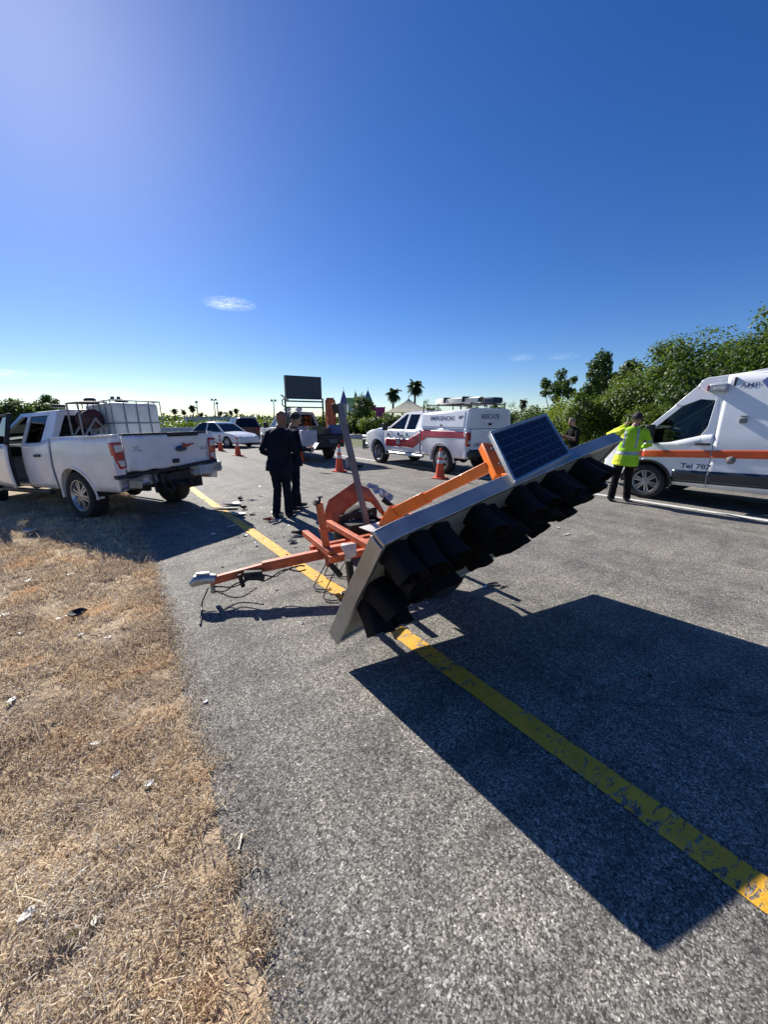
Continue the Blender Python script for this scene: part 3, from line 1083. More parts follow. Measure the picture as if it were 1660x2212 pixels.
def truck(root, paint, wb=3.68, hw=.985, zr=1.36, tail=-1.20, bed_end=.56, roof=1.90, cab_len=2.15, wr=.40, gl=None, bed=True, open_left=False, style='spoke', sill=.50, hood=1.0, arch_lips=True):
    """a full-size pickup: rear axle at y = 0, nose at +y"""
    gl = gl or GLASS
    yc = bed_end + .05                       # back of the cab
    yw = yc + cab_len                        # base of the windscreen
    nose = wb + .95
    belt = 1.29
    def xf(y, z):
        x = hw - .045 * ((z - .92) / .48) ** 2
        if y > wb:
            x -= .10 * ((y - wb) / .95) ** 2.2
        for w_ in (0, wb):
            d = abs(y - w_)
            if d < .75:
                x += .028 * math.cos(d / .75 * math.pi / 2) ** 2 * (1 if z > .75 else .6)
        return x
    zb = arch(sill, (0, wb), wr + .085, wr)
    def ztop_bed(y):
        return zr
    def ztop_cab(y):
        return belt + (zr - belt) * max(0, 1 - (y - yc) / .35) if y < yw else belt - .05 * ((y - yw) / (nose - yw)) - .13 * max(0, (y - wb - .2) / .75) ** 2
    d1, d2 = yc + .02, yc + cab_len * .46
    d3 = yw + .10
    for s in (-1, 1):
        if bed:
            skin('bed_side', root, paint, s, tail, bed_end, zb, ztop_bed, xf)
        skin('rear_door', root, paint, s, d1, d2 - .005, zb, ztop_cab, xf)
        if not (open_left and s < 0):
            dr = skin('front_door', root, paint, s, d2 + .005, d3 - .005, zb, ztop_cab, xf)
            mb = MB()
            mb.box((s * (xf(d2, 1.08) + .012), d2 + .14, 1.09), (.03, .20, .045))
            mb.build('door_handle', BLACKPL, dr, bev=.008)
        skin('front_fender', root, paint, s, d3 + .005, nose, zb, ztop_cab, xf)
        mb = MB()
        mb.box((s * (xf(d1, 1.08) + .012), d2 - .62 if not open_left else d2 - .56, 1.07), (.03, .20, .045))
        mb.build('door_handle', BLACKPL, root, bev=.008)
        for yy in (0, wb):
            make_wheel(root, s * (hw - .15), yy, wr, .27, s, style)
            if arch_lips:
                lip(root, paint, s, yy, wr + .085, wr, xf, .04)
    well(root, 0, wr + .10, hw, wr)
    well(root, wb, wr + .10, hw, wr)
    # hood and front
    mb = MB()
    rows = []
    for i in range(15):
        y = yw - .02 + (nose - yw + .02) * i / 14
        row = []
        for k in range(-6, 7):
            t = k / 6
            z = ztop_cab(max(y, yw)) + .05 * hood * (1 - t ** 2) + (.05 if abs(t) < .75 else 0) * (1 - i / 18)
            row.append((t * (xf(y, 1.2) - .004), y, z))
        rows.append(row)
    mb.grid(rows)
    mb.build('hood', paint, root, smooth=40)
    mb = MB()
    w = xf(nose, .9)
    mb.box((0, nose - .02, .86), (w * 1.98, .10, .56))
    mb.build('grille', BLACKPL, root, bev=.04)
    mb = MB()
    mb.box((0, nose + .05, .58), (w * 2.02, .20, .26))
    mb.build('front_bumper', CHROME, root, bev=.05)
    for s in (-1, 1):
        mb = MB()
        mb.box((s * (w - .16), nose + .01, .98), (.30, .12, .22))
        mb.build('headlight', WHITELENS, root, bev=.03)
    # cab frame
    def cx(z):
        return .925 * hw / .985 - (z - belt) * .40
    mb = MB()
    yr0, yr1 = yc + .03, yw - .78
    for s in (-1, 1):
        spoly(mb, s, [(yc, belt), (yc + .02, roof - .08), (yr0 + .02, roof - .03), (yc + .27, roof - .03), (yc + .30, roof - .12), (yc + .34, belt)], cx)          # rear quarter
        spoly(mb, s, [(d2 - .05, belt), (d2 - .06, roof - .09), (d2 + .03, roof - .09), (d2 + .05, belt)], cx, .05)                                              # middle pillar
        spoly(mb, s, [(yw + .06, belt), (yr1 - .03, roof - .045), (yr1 - .11, roof - .09), (yw - .07, belt)], cx, .06)                                             # windscreen pillar
        spoly(mb, s, [(yc + .26, roof - .10), (yc + .25, roof - .03), (yr1 - .02, roof - .03), (yr1 - .09, roof - .095)], cx, .05)                                 # roof rail
        mb.box((s * (cx(belt) - .02), (yc + yw) / 2, belt - .035), (.06, yw - yc, .05))
    rows = []
    for i in range(11):
        y = yc + .01 + (yr1 - yc) * i / 10
        e = roof - .035 - (.05 * max(0, (i - 7) / 3) ** 2) - (.03 if i == 0 else 0)
        rows.append([(t * (cx(roof - .03) - .004), y, e + .045 * (1 - t ** 4)) for t in [k / 6 for k in range(-6, 7)]])
    mb.grid(rows)
    # back wall below the rear window and firewall
    mb.box((0, yc + .03, (belt + sill) / 2 + .03), (1.84 * hw, .04, belt - sill + .05))
    mb.box((0, yw - .1, .95), (1.80 * hw, .05, .75))
    mb.box((0, (yc + yw) / 2, sill + .03), (1.84 * hw, yw - yc, .06))
    for s in (-1, 1):
        mb.beam((s * (cx(belt) - .05), yc + .03, belt), (s * (cx(roof) - .06), yc + .05, roof - .05), .10, .04, (0, 1, 0))
    mb.beam((-cx(roof) + .03, yc + .05, roof - .06), (cx(roof) - .03, yc + .05, roof - .06), .05, .10, (0, 0, 1))
    mb.build('cab', paint, root, smooth=40)
    # glass
    for s in (-1, 1):
        mb = MB()
        spoly(mb, s, [(yc + .33, belt - .01), (yc + .29, roof - .11), (d2 - .055, roof - .085), (d2 - .045, belt - .01)], cx, .006, .018)
        mb.build('rear_side_window', gl, root)
        if not (open_left and s < 0):
            mb = MB()
            spoly(mb, s, [(d2 + .045, belt - .01), (d2 + .025, roof - .085), (yr1 - .10, roof - .085), (yw - .06, belt - .01)], cx, .006, .018)
            mb.build('front_side_window', GLASS, root)
    mb = MB()
    mb.add([(-cx(belt) + .08, yc + .028, belt), (cx(belt) - .08, yc + .028, belt), (cx(roof) - .08, yc + .05, roof - .09), (-cx(roof) + .08, yc + .05, roof - .09)], [(0, 1, 2, 3)])
    mb.build('rear_window', gl, root, solid=.005)
    mb = MB()
    mb.grid([[(t * (cx(belt) - .05), yw + .05 * (1 - t * t), belt) for t in [k / 6 for k in range(-6, 7)]], [(t * (cx(roof) - .05), yr1 - .04 + .04 * (1 - t * t), roof - .05) for t in [k / 6 for k in range(-6, 7)]]])
    mb.build('windscreen', GLASS, root, smooth=60)
    # cabin
    for s in (-1, 1):
        seat(root, s * .42, d2 + .38, .86)
    mb = MB()
    mb.box((0, yc + .42, .88), (1.5, .5, .16))
    mb.box((0, yc + .18, 1.14), (1.5, .14, .52))
    mb.build('rear_bench', SEATC, root, bev=.05)
    mb = MB()
    mb.box((0, yw - .22, 1.16), (1.62, .36, .24))
    mb.build('dashboard', CABIN, root, bev=.05)
    steering(root, -.42, yw - .52, 1.16)
    for s in (-1, 1):
        mb = MB()
        mb.box((s * (cx(belt) + .20), yw - .12, belt + .08), (.20, .10, .25))
        mb.beam((s * (cx(belt) - .01), yw - .12, belt + .02), (s * (cx(belt) + .14), yw - .12, belt + .03), .05, .06)
        mb.build('mirror', BLACKPL, root, bev=.03)
    mb = MB()
    for s in (-1, 1):
        mb.box((s * (hw - .085), (yc + d2) / 2, .90), (.02, d2 - yc - .02, .74))
        if not (open_left and s < 0):
            mb.box((s * (hw - .085), (d2 + yw) / 2, .90), (.02, yw - d2, .74))
    mb.build('door_trim', CABIN, root)
    # frame and axles
    mb = MB()
    for s in (-1, 1):
        mb.beam((s * .45, tail + .05, .52), (s * .45, nose - .1, .50), .08, .14)
    for yy in (0, wb):
        mb.tube((-hw + .2, yy, wr), (hw - .2, yy, wr), .055)
        mb.ball((0, yy, wr), .15, 10, 6)
    mb.box((.1, 1.6, .46), (.5, 1.4, .14))
    mb.build('chassis', DARKMET, root, bev=.01)
    if bed:
        mb = MB()
        mb.box((0, (tail + bed_end) / 2, .86), (hw * 1.90, bed_end - tail, .05))
        mb.box((0, bed_end - .02, 1.10), (hw * 1.90, .05, .50))
        for s in (-1, 1):
            mb.box((s * (hw - .10), (tail + bed_end) / 2, 1.10), (.06, bed_end - tail, .46))
            mb.box((s * (hw - .075), (tail + bed_end) / 2, zr + .005), (.125, bed_end - tail, .03))
        mb.build('bed_liner', paint, root, bev=.012)
    return dict(xf=xf, cx=cx, yc=yc, yw=yw, d2=d2, d3=d3, nose=nose, belt=belt, zb=zb, ztop=ztop_cab)
# ================================================================== the white work pickup
PK = empty('pickup_truck', (-.39 + .835 * math.cos(R(29)), 8.06 + .835 * math.sin(R(29)), 0), R(29), R(-2.4))
PK.scale = (.955, 1, 1)
PK.location.x -= .085
PK.location.y += .05
tag(PK, 'white crew-cab pickup with a crushed rear bumper and its driver door left ajar', 'pickup truck')
T = truck(PK, WORKWHITE, wb=3.60, hw=.97, zr=1.355, tail=-1.20, bed_end=.56, roof=1.85, cab_len=2.12, wr=.40, open_left=True)
TAILY = -1.205
# tailgate: pushed in and buckled
def tg(x, z):
    d = .035 * noise.noise((x * 2.2, z * 2.4, 1)) + .012 * noise.noise((x * 7, z * 7, 2))
    if x > .1:
        d += -.05 * max(0, 1 - abs(x - .55) / .6) * max(0, (1.12 - z) / .4)
    return V(x, TAILY - .01 - .02 * math.exp(-((z - 1.27) / .05) ** 2) - d * .8, z)
mb = MB()
rows = []
for i in range(29):
    x = -.80 + 1.60 * i / 28
    rows.append([tg(x, .80 + .01 * math.sin(i) + (.555 if k == 12 else .555 * k / 12)) for k in range(13)])
mb.grid(rows)
TG = mb.build('tailgate', WORKWHITE, PK, smooth=35, solid=.05)
mb = MB()
mb.box((0, TAILY + .02, 1.365), (1.58, .09, .035))
mb.build('tailgate_cap', BLACKPL, TG, bev=.01)
mb = MB()
mb.box((.28, TAILY - .02, 1.345), (.62, .06, .075))
mb.build('tailgate_dent', BLACKPL, TG, bev=.02)
BLUE = mat('emblem_blue', (.012, .03, .09), .25, 0, .1, 8, coat=.6)
REDP = mat('red_print', (.42, .05, .03), .5, 0, .2, 12)
DKPRINT = mat('faded_print', (.46, .48, .51), .6, 0, .15, 9)
mb = MB()
mb.lathe([(.001, -.016), (.10, -.016), (.118, -.006), (.12, 0)], (0, 0, 0), 'y', 24)
o = mb.build('emblem', BLUE, TG, smooth=50, loc=(.19, TAILY - .045, 1.10))
o.scale = (1.0, 1, .42)
mb = MB()
mb.beam((.20, TAILY - .062, 1.13), (.46, TAILY - .05, 1.175), .05, .012, (0, 1, 0), .4)
mb.beam((.22, TAILY - .06, 1.19), (.34, TAILY - .055, 1.12), .03, .01, (0, 1, 0), .5)
mb.build('bent_trim', REDP, TG)
text('XL', .12, DKPRINT, TG, lambda u, v: tg(-.60 + u, 1.14 + v) + V(0, -.008, 0))
text('4x4', .10, DKPRINT, TG, lambda u, v: tg(.70 + u, 1.08 + v) + V(0, -.008, 0))
mb = MB()
mb.box((.06, TAILY - .03, .90), (.12, .04, .07))
mb.build('tailgate_handle', BLACKPL, TG, bev=.01)
# bed corners, and tail lights: red shell with clear panels
for s in (-1, 1):
    mb = MB()
    mb.box((s * .882, TAILY + .055, .93), (.155, .11, .83))
    mb.build('bed_corner', WORKWHITE, PK, bev=.03, seg=3)
    mb = MB()
    P = [(.985, 1.255), (.818, 1.262), (.812, .865), (.905, .855), (.962, 1.02)]
    mb.prism(P, lambda x, z, t: V(s * x, TAILY - .022 + t, z), 0, .09)
    tl = mb.build('tail_light', REDLENS, PK, bev=.014)
    for q in ([(.955, 1.215), (.832, 1.22), (.830, 1.115), (.942, 1.11)], [(.925, .985), (.828, .985), (.826, .895), (.893, .89)]):
        mb = MB()
        mb.prism(q, lambda x, z, t: V(s * x, TAILY - .031 + t, z), 0, .02)
        mb.build('lamp_lens', WHITELENS, tl, bev=.006)
# bumper in three crushed pieces
BUMPM = mat('scuffed_bumper_steel', (.34, .36, .39), .38, .75, .25, 6, bmp=.3, bscale=9, dirt=.25)
def bump_piece(x0, x1, z0, z1, m, bend, name, seed):
    mb = MB()
    rows = []
    n = 16
    for i in range(n + 1):
        t = i / n
        x = x0 + (x1 - x0) * t
        zc = z0 + (z1 - z0) * t + .03 * noise.noise((t * 4, seed, 0))
        y = TAILY - .09 + bend(t) + .045 * noise.noise((t * 5, seed, 3))
        rows.append([(x, y + .10, zc - .11), (x, y + .02, zc - .10), (x, y - .006, zc - .055), (x, y + .012, zc + .02), (x, y - .004, zc + .07), (x, y + .05, zc + .085), (x, y + .14, zc + .085)])
    mb.grid(rows)
    return mb.build(name, m, PK, smooth=40, solid=.006)
bump_piece(-.97, -.30, .625, .665, BUMPM, lambda t: .03 + .03 * t, 'bumper_shell', 1)
bump_piece(.28, .97, .70, .735, BUMPM, lambda t: .0 - .03 * t, 'bumper_shell', 2)
bump_piece(-.32, .32, .63, .66, BLACKPL, lambda t: .10 * math.sin(math.pi * t), 'bumper_step', 3)
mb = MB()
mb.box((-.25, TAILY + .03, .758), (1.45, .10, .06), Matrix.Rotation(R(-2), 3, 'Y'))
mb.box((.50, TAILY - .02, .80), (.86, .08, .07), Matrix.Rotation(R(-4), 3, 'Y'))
mb.build('bumper_gap_shade', BLACKPL, PK, bev=.01)  # black bars stand in for the shade in the gap above the bumper
mb = MB()
mb.box((.60, TAILY - .115, .70), (.32, .012, .16), Matrix.Rotation(R(-4), 3, 'Y'))
mb.build('licence_plate', mat('plate_white', (.42, .46, .52), .5), PK, bev=.004)
mb = MB()
mb.tube((0, TAILY + .1, .52), (.02, TAILY - .16, .50), .04)
mb.box((0, TAILY + .12, .56), (1.2, .10, .10))
for k in range(10):
    x = -.35 + .09 * k
    mb.beam((x, TAILY + .05, .60), (x + random.uniform(-.1, .1), TAILY - random.uniform(.0, .14), .36 + random.uniform(0, .16)), .05, .02)
mb.box((.3, TAILY + .15, .50), (.55, .3, .20))
mb.build('hitch', DARKMET, PK, bev=.006)
mb = MB()
mb.box((-.74, TAILY - .06, .60), (.20, .05, .12), Matrix.Rotation(R(12), 3, 'Y'))
mb.build('bumper_bracket', mat('yellowed_plastic', (.52, .44, .30), .6), PK, bev=.01)
# open driver's door
hx, hy = -(T['xf'](T['d3'], 1.0)) + .01, T['d3'] - .02
phi = R(9.5)
dl = T['d3'] - T['d2'] - .03
dv = V(-math.sin(phi), -math.cos(phi), 0)
nv = V(-math.cos(phi), math.sin(phi), 0)
def dp(s, z, o=0):
    return V(hx, hy, 0) + dv * s + nv * o + V(0, 0, z)
mb = MB()
rows = []
for i in range(9):
    s = dl * i / 8
    rows.append([dp(s, .50 + .79 * k / 7, .03 - .045 * ((.50 + .79 * k / 7 - .92) / .48) ** 2) for k in range(8)])
mb.grid(rows)
door = mb.build('open_door', WORKWHITE, PK, smooth=40, solid=.03)
mb = MB()
mb.add([dp(.02, .52, -.02), dp(dl - .02, .52, -.02), dp(dl - .02, 1.27, -.02), dp(.02, 1.27, -.02), dp(.02, .52, -.08), dp(dl - .02, .52, -.08), dp(dl - .02, 1.27, -.06), dp(.02, 1.27, -.06)], [(0, 1, 2, 3), (7, 6, 5, 4), (0, 4, 5, 1), (1, 5, 6, 2), (2, 6, 7, 3), (3, 7, 4, 0)])
mb.build('door_trim', CABIN, door, bev=.01)
mb = MB()
top = [dp(.05, 1.27, -.02), dp(.62, 1.79, -.16), dp(dl - .06, 1.80, -.16), dp(dl - .01, 1.27, -.02)]
for a, b in ((0, 1), (1, 2), (2, 3)):
    mb.beam(top[a], top[b], .035, .07, nv)
mb.build('window_frame', BLACKPL, door, bev=.006)
mb = MB()
mb.add(top, [(0, 1, 2, 3)])
mb.build('door_window', GLASS, door, solid=.005)
mb = MB()
mb.box((-.25, T['yc'] + .9, 1.95), (.22, .10, .06))
mb.box((.15, T['yc'] + .5, 1.955), (.12, .08, .07))
mb.build('roof_beacon', BLACKPL, PK, bev=.012)
# running board
mb = MB()
mb.tube((-.98, .75, .44), (-.98, 2.5, .44), .045)
mb.tube((.98, .75, .44), (.98, 2.5, .44), .045)
mb.build('running_board', BLACKPL, PK, smooth=60)

# ---- the water tank in its cage, standing in the bed
TANKM = mat('tank_polyethylene', (.66, .66, .64), .45, 0, .06, 3)
CAGE = mat('cage_galvanised', (.26, .265, .27), .5, .5, .2, 8)
mw = Matrix.Translation(PK.location) @ PK.rotation_euler.to_matrix().to_4x4()
TK = empty('water_tank', mw @ V(.10, .08, .885), R(29), R(-2.4))
tag(TK, 'square white liquid tank in a metal bar cage standing in the pickup bed', 'tank')
tx, ty, th = .44, .42, .96
mb = MB()
mb.box((0, 0, th / 2 + .08), (tx * 2 - .035, ty * 2 - .035, th - .02))
tank = mb.build('tank', TANKM, TK, bev=.06, seg=4)
mb = MB()
mb.lathe([(.001, .03), (.10, .03), (.11, 0), (.11, -.03)], (0, 0, th + .10), 'z', 20)
mb.build('filler_cap', BLACKPL, tank, smooth=50)
def bar(a, b, r=.009, name='cage_bar'):
    mb = MB()
    mb.tube(a, b, r, n=7)
    mb.build(name, CAGE, TK, smooth=60)
zt_ = th + .10
for k in range(5):
    x = -tx + 2 * tx * k / 4
    for y in (-ty, ty):
        bar((x, y, .06), (x, y, zt_))
for k in range(1, 5):
    y = -ty + 2 * ty * k / 5
    for x in (-tx, tx):
        bar((x, y, .06), (x, y, zt_))
for z in (.12, .40, .68, zt_):
    for y in (-ty, ty):
        bar((-tx, y, z), (tx, y, z), .010)
    for x in (-tx, tx):
        bar((x, -ty, z), (x, ty, z), .010)
mb = MB()
for y in (-.4, 0, .4):
    mb.box((0, y, .015), (tx * 2, .10, .07))
mb.build('pallet', BLACKPL, TK, bev=.01)

# ---- hose reel on its frame
HR = empty('hose_reel', mw @ V(-.52, .0, 1.375), R(29), R(-2.4))
tag(HR, 'dark red hose reel on a small metal stand at the front of the pickup bed', 'hose reel')
DRED = mat('reel_dark_red', (.06, .012, .018), .55, 0, .25, 10)
HOSE = mat('hose_black', (.02, .02, .026), .6, 0, .2, 30)
mb = MB()
for y in (-.12, .12):
    mb.lathe([(.004, y - .008), (.15, y - .008), (.16, y), (.15, y + .008), (.004, y + .008)], (0, 0, .27), 'y', 30)
reel = mb.build('reel_drum', DRED, HR, smooth=40)
mb = MB()
pts = []
for i in range(220):
    a = i * .40
    rr_ = .125
    pts.append((rr_ * math.cos(a), -.10 + .20 * i / 219, .27 + rr_ * math.sin(a)))
mb.path(pts, .018, 6)
mb.build('hose', HOSE, reel, smooth=60)
mb = MB()
for y in (-.16, .16):
    mb.tube((-.20, y, 0), (0, y, .27), .016)
    mb.tube((.20, y, 0), (0, y, .27), .016)
mb.tube((0, -.19, .27), (0, .19, .27), .02)
mb.tube((-.22, -.16, 0), (-.22, -.16, .53), .014)
mb.tube((-.22, -.16, .53), (.22, -.16, .55), .014)
mb.tube((.22, -.16, .55), (.22, -.16, 0), .014)
mb.tube((-.22, .16, 0), (-.22, .16, .53), .014)
mb.tube((-.22, .16, .53), (.22, .16, .55), .014)
mb.tube((-.22, -.16, .53), (-.22, .16, .53), .014)
mb.build('reel_stand', CAGE, HR, smooth=60)
mb = MB()
mb.ball((.06, 0, .58), (.10, .09, .05), 8, 5)
mb.tube((-.1, 0, .54), (.2, .02, .55), .03)
mb.build('hose_nozzle', BLACKPL, HR, smooth=60)
# ================================================================== the rescue truck
RT = empty('rescue_truck', (9.27, 8.74, 0), R(-1.2))
tag(RT, 'white rescue pickup with a red side stripe, closed utility cap and loaded roof rack', 'rescue truck')
T = truck(RT, WHITE, wb=3.58, hw=.985, zr=1.38, tail=-1.02, bed_end=.98, roof=1.90, cab_len=1.95, wr=.42, gl=GLASSD, hood=1.3, sill=.52)
STRIPE = mat('red_vinyl', (.42, .016, .030), .35, 0, .1, 6, coat=.4)
NAVY = mat('navy_vinyl', (.02, .035, .14), .5, 0, .1, 6)
def pl(pts):
    def f(y):
        for (a, b), (c, d) in zip(pts, pts[1:]):
            if a <= y <= c:
                return b + (d - b) * (y - a) / (c - a)
        return pts[-1][1] if y > pts[-1][0] else pts[0][1]
    return f
lo = pl([(-1.02, 1.11), (.70, 1.08), (1.40, .70), (3.1, .68)])
hi = pl([(-1.02, 1.29), (.88, 1.31), (1.66, .98), (3.1, .96)])
for s in (-1, 1):
    skin('red_stripe', RT, STRIPE, s, -1.0, .975, lambda y: max(lo(y), T['zb'](y) + .045), hi, lambda y, z: T['xf'](y, z) + .005, solid=.002)
    skin('red_stripe', RT, STRIPE, s, 1.06, 3.02, lambda y: max(lo(y), T['zb'](y)), hi, lambda y, z: T['xf'](y, z) + .005, solid=.002)
    mb = MB()
    mb.box((s * .915, -1.04, 1.08), (.14, .10, .40))
    tl = mb.build('tail_light', REDLENS, RT, bev=.02)
    mb = MB()
    mb.box((s * .915, -1.092, 1.0), (.10, .012, .10))
    mb.build('lamp_lens', WHITELENS, tl, bev=.004)
    mb = MB()
    mb.box((s * .90, -.98, .95), (.16, .10, .84))
    mb.build('bed_corner', WHITE, RT, bev=.02)
    mb = MB()
    mb.tube((s * 1.0, .85, .46), (s * 1.0, 2.75, .46), .05)
    mb.build('running_board', CHROME, RT, smooth=60)
SEAL = mat('badge_grey', (.35, .40, .40), .5, 0, .2, 20)
for y, z, m_, r_ in ((2.25, .87, SEAL, .10), (2.85, 1.10, NAVY, .05), (2.25, 1.13, NAVY, .06), (1.75, 1.13, mat('badge_green', (.08, .22, .16), .5), .05)):
    mb = MB()
    mb.lathe([(.001, -.009), (r_, -.009), (r_, 0)], (-(T['xf'](y, z) + .004), y, z), 'x', 18)
    mb.build('door_badge', m_, RT)
mb = MB()
mb.grid([[V(-.80 + 1.6 * i / 8, -1.045, .78 + .58 * k / 5) for k in range(6)] for i in range(9)])
gate = mb.build('tailgate', WHITE, RT, solid=.05)
mb = MB()
mb.box((0, -1.16, .66), (1.90, .22, .17))
mb.build('rear_bumper', BLACKPL, RT, bev=.03)
text('10 MPC', .13, mat('dull_red_print', (.22, .06, .07), .6), gate, lambda u, v: V(-.35 + u, -1.075, .92 + v), sx=1.5)
# the cap
mb = MB()
zc0, zc1, zc2 = 1.375, 1.93, 1.95
yb0, yb1 = -1.00, 1.02
def capx(z):
    return .975 - .10 * (z - zc0) / .57
rows = []
for y, dz in ((yb0, 0), (yb1, -.09)):
    row = []
    for z in (zc0, 1.52, 1.72, zc1 + dz - .03):
        row.append(V(-capx(z), y, z))
    for t in (-.95, -.6, 0, .6, .95):
        row.append(V(t * capx(zc1) * .99, y, zc1 + dz + .03 * (1 - t * t)))
    for z in (zc1 + dz - .03, 1.72, 1.52, zc0):
        row.append(V(capx(z), y, z))
    rows.append(row)
mb.grid(rows)
n_ = len(rows[0])
mb.add(rows[0], [tuple(range(n_))])
mb.add(rows[1], [tuple(reversed(range(n_)))])
cap = mb.build('utility_cap', WHITE, RT, bev=.015)
mb = MB()
for s in (-1, 1):
    pass
mb.prism([(-.86, 1.40), (.86, 1.40), (.79, 1.88), (-.79, 1.88)], lambda x, z, t: V(x, yb0 - .012 + t, z), 0, .03)
hatch = mb.build('rear_hatch', mat('cap_hatch_white', (.70, .71, .73), .3, 0, .05, 2, coat=.4), cap, bev=.012)
mb = MB()
mb.box((-.02, yb0 - .03, 1.50), (.13, .03, .07))
mb.build('hatch_lock', BLACKPL, hatch, bev=.008)
text('RESCATE', .185, NAVY, hatch, lambda u, v: V(.0 + u, yb0 - .0165, 1.71 + v), sx=1.05)
for s in (-1,):
    def sidept(y, z, o):
        return V(-(capx(z) + o), y, z)
    mb = MB()
    q = [(yb0 + .10, 1.42), (yb1 - .06, 1.42), (yb1 - .10, 1.785), (yb0 + .12, 1.86)]
    mb.add([sidept(y, z, .012) for y, z in q] + [sidept(y, z, -.01) for y, z in q], [(0, 1, 2, 3), (7, 6, 5, 4), (0, 4, 5, 1), (1, 5, 6, 2), (2, 6, 7, 3), (3, 7, 4, 0)])
    sd = mb.build('side_locker', WHITE, cap, bev=.008)
    text('EMERGENCIAS', .17, NAVY, sd, lambda u, v: sidept(.05 - u, 1.66 + v, .0155), sx=.98)
    text('MP', .13, NAVY, sd, lambda u, v: sidept(-.74 - u, 1.69 + v, .0155), sx=1.1)
    mb = MB()
    mb.box(sidept(.05, 1.47, .018), (.02, .07, .04))
    mb.build('locker_latch', BLACKPL, sd, bev=.006)
# roof rack and its load
mb = MB()
for s in (-1, 1):
    mb.tube((s * .74, -.95, 2.10), (s * .72, 1.0, 2.06), .018)
    for y in (-.9, -.2, .45, .98):
        mb.tube((s * .74, y, 1.92 - .05 * (y + 1) / 2), (s * .74, y, 2.10), .016)
for y in (-.9, -.2, .45, .98):
    mb.tube((-.74, y, 2.08), (.74, y, 2.08), .016)
for s in (-1, 1):
    mb.tube((s * .84, 1.05, 1.80), (s * .84, 1.05, 2.12), .02)
mb.build('roof_rack', BLACKPL, cap, smooth=60)
RL = empty('rescue_board', RT.matrix_basis @ V(-.30, .05, 2.10), R(-1.2))
tag(RL, 'pale yellow rescue board strapped flat on the rescue truck roof rack', 'rescue board')
RL.scale = (1, 1, 1.35)
CREAM = mat('pale_yellow_board', (.86, .83, .72), .5, 0, .1, 4)
mb = MB()
rows = []
for i in range(17):
    t = i / 16
    w_ = .30 * math.sin(math.pi * min(1, max(.06, t * .96 + .02))) ** .45
    rows.append([(-w_, -.95 + 1.9 * t, .02), (-w_ * .95, -.95 + 1.9 * t, .10), (0, -.95 + 1.9 * t, .135), (w_ * .95, -.95 + 1.9 * t, .10), (w_, -.95 + 1.9 * t, .02), (-w_, -.95 + 1.9 * t, .02)])
mb.grid(rows)
mb.build('board', CREAM, RL, smooth=50)
for y in (-.5, .3):
    mb = MB()
    mb.box((0, y, .08), (.64, .05, .125))
    mb.build('strap', BLACKPL, RL, bev=.01)
RB = tag(MB().box((0, 0, .09), (.42, .55, .17)).build('gear_bag', mat('navy_bag', (.03, .045, .10), .8, 0, .2, 12, bmp=.3), bev=.05, seg=3), 'dark blue gear bag on the rear of the rescue truck roof rack', 'bag')
RB.location = RT.matrix_basis @ V(.35, -.70, 2.10)

# ================================================================== the ambulance (front axle at y = 0)
AM = empty('ambulance', (9.30 + .87, 3.45, 0), R(0))
tag(AM, 'white ambulance van with an orange stripe parked on the right shoulder', 'ambulance')
AW = .995
def axf(y, z):
    x = AW
    if z > 1.15:
        x -= .13 * ((z - 1.15) / 1.3) ** 1.6
    if z < .6:
        x -= .05 * ((.6 - z) / .25) ** 2
    x += .014 * math.exp(-((z - 1.30) / .05) ** 2) * (1 if y < -.3 else 0)
    if y > -.2:
        x -= .20 * ((y + .2) / 1.15) ** 2.4
    d = abs(y)
    if d < .6:
        x += .02 * math.cos(d / .6 * math.pi / 2) ** 2 * max(0, min(1, (1.15 - z) / .3))
    return x
azb = arch(.36, (0, -3.75), .445, .36)
abelt = pl([(-5.0, 1.39), (-.95, 1.39), (-.72, 1.31), (-.35, 1.20), (.05, 1.15), (.12, 1.40), (.45, 1.32), (.75, 1.18), (.95, .98)])
AREAR, AROOF = -4.75, 2.47
AWHITE = mat('ambulance_white', (.80, .815, .835), .24, 0, .05, 1.4, coat=.7)
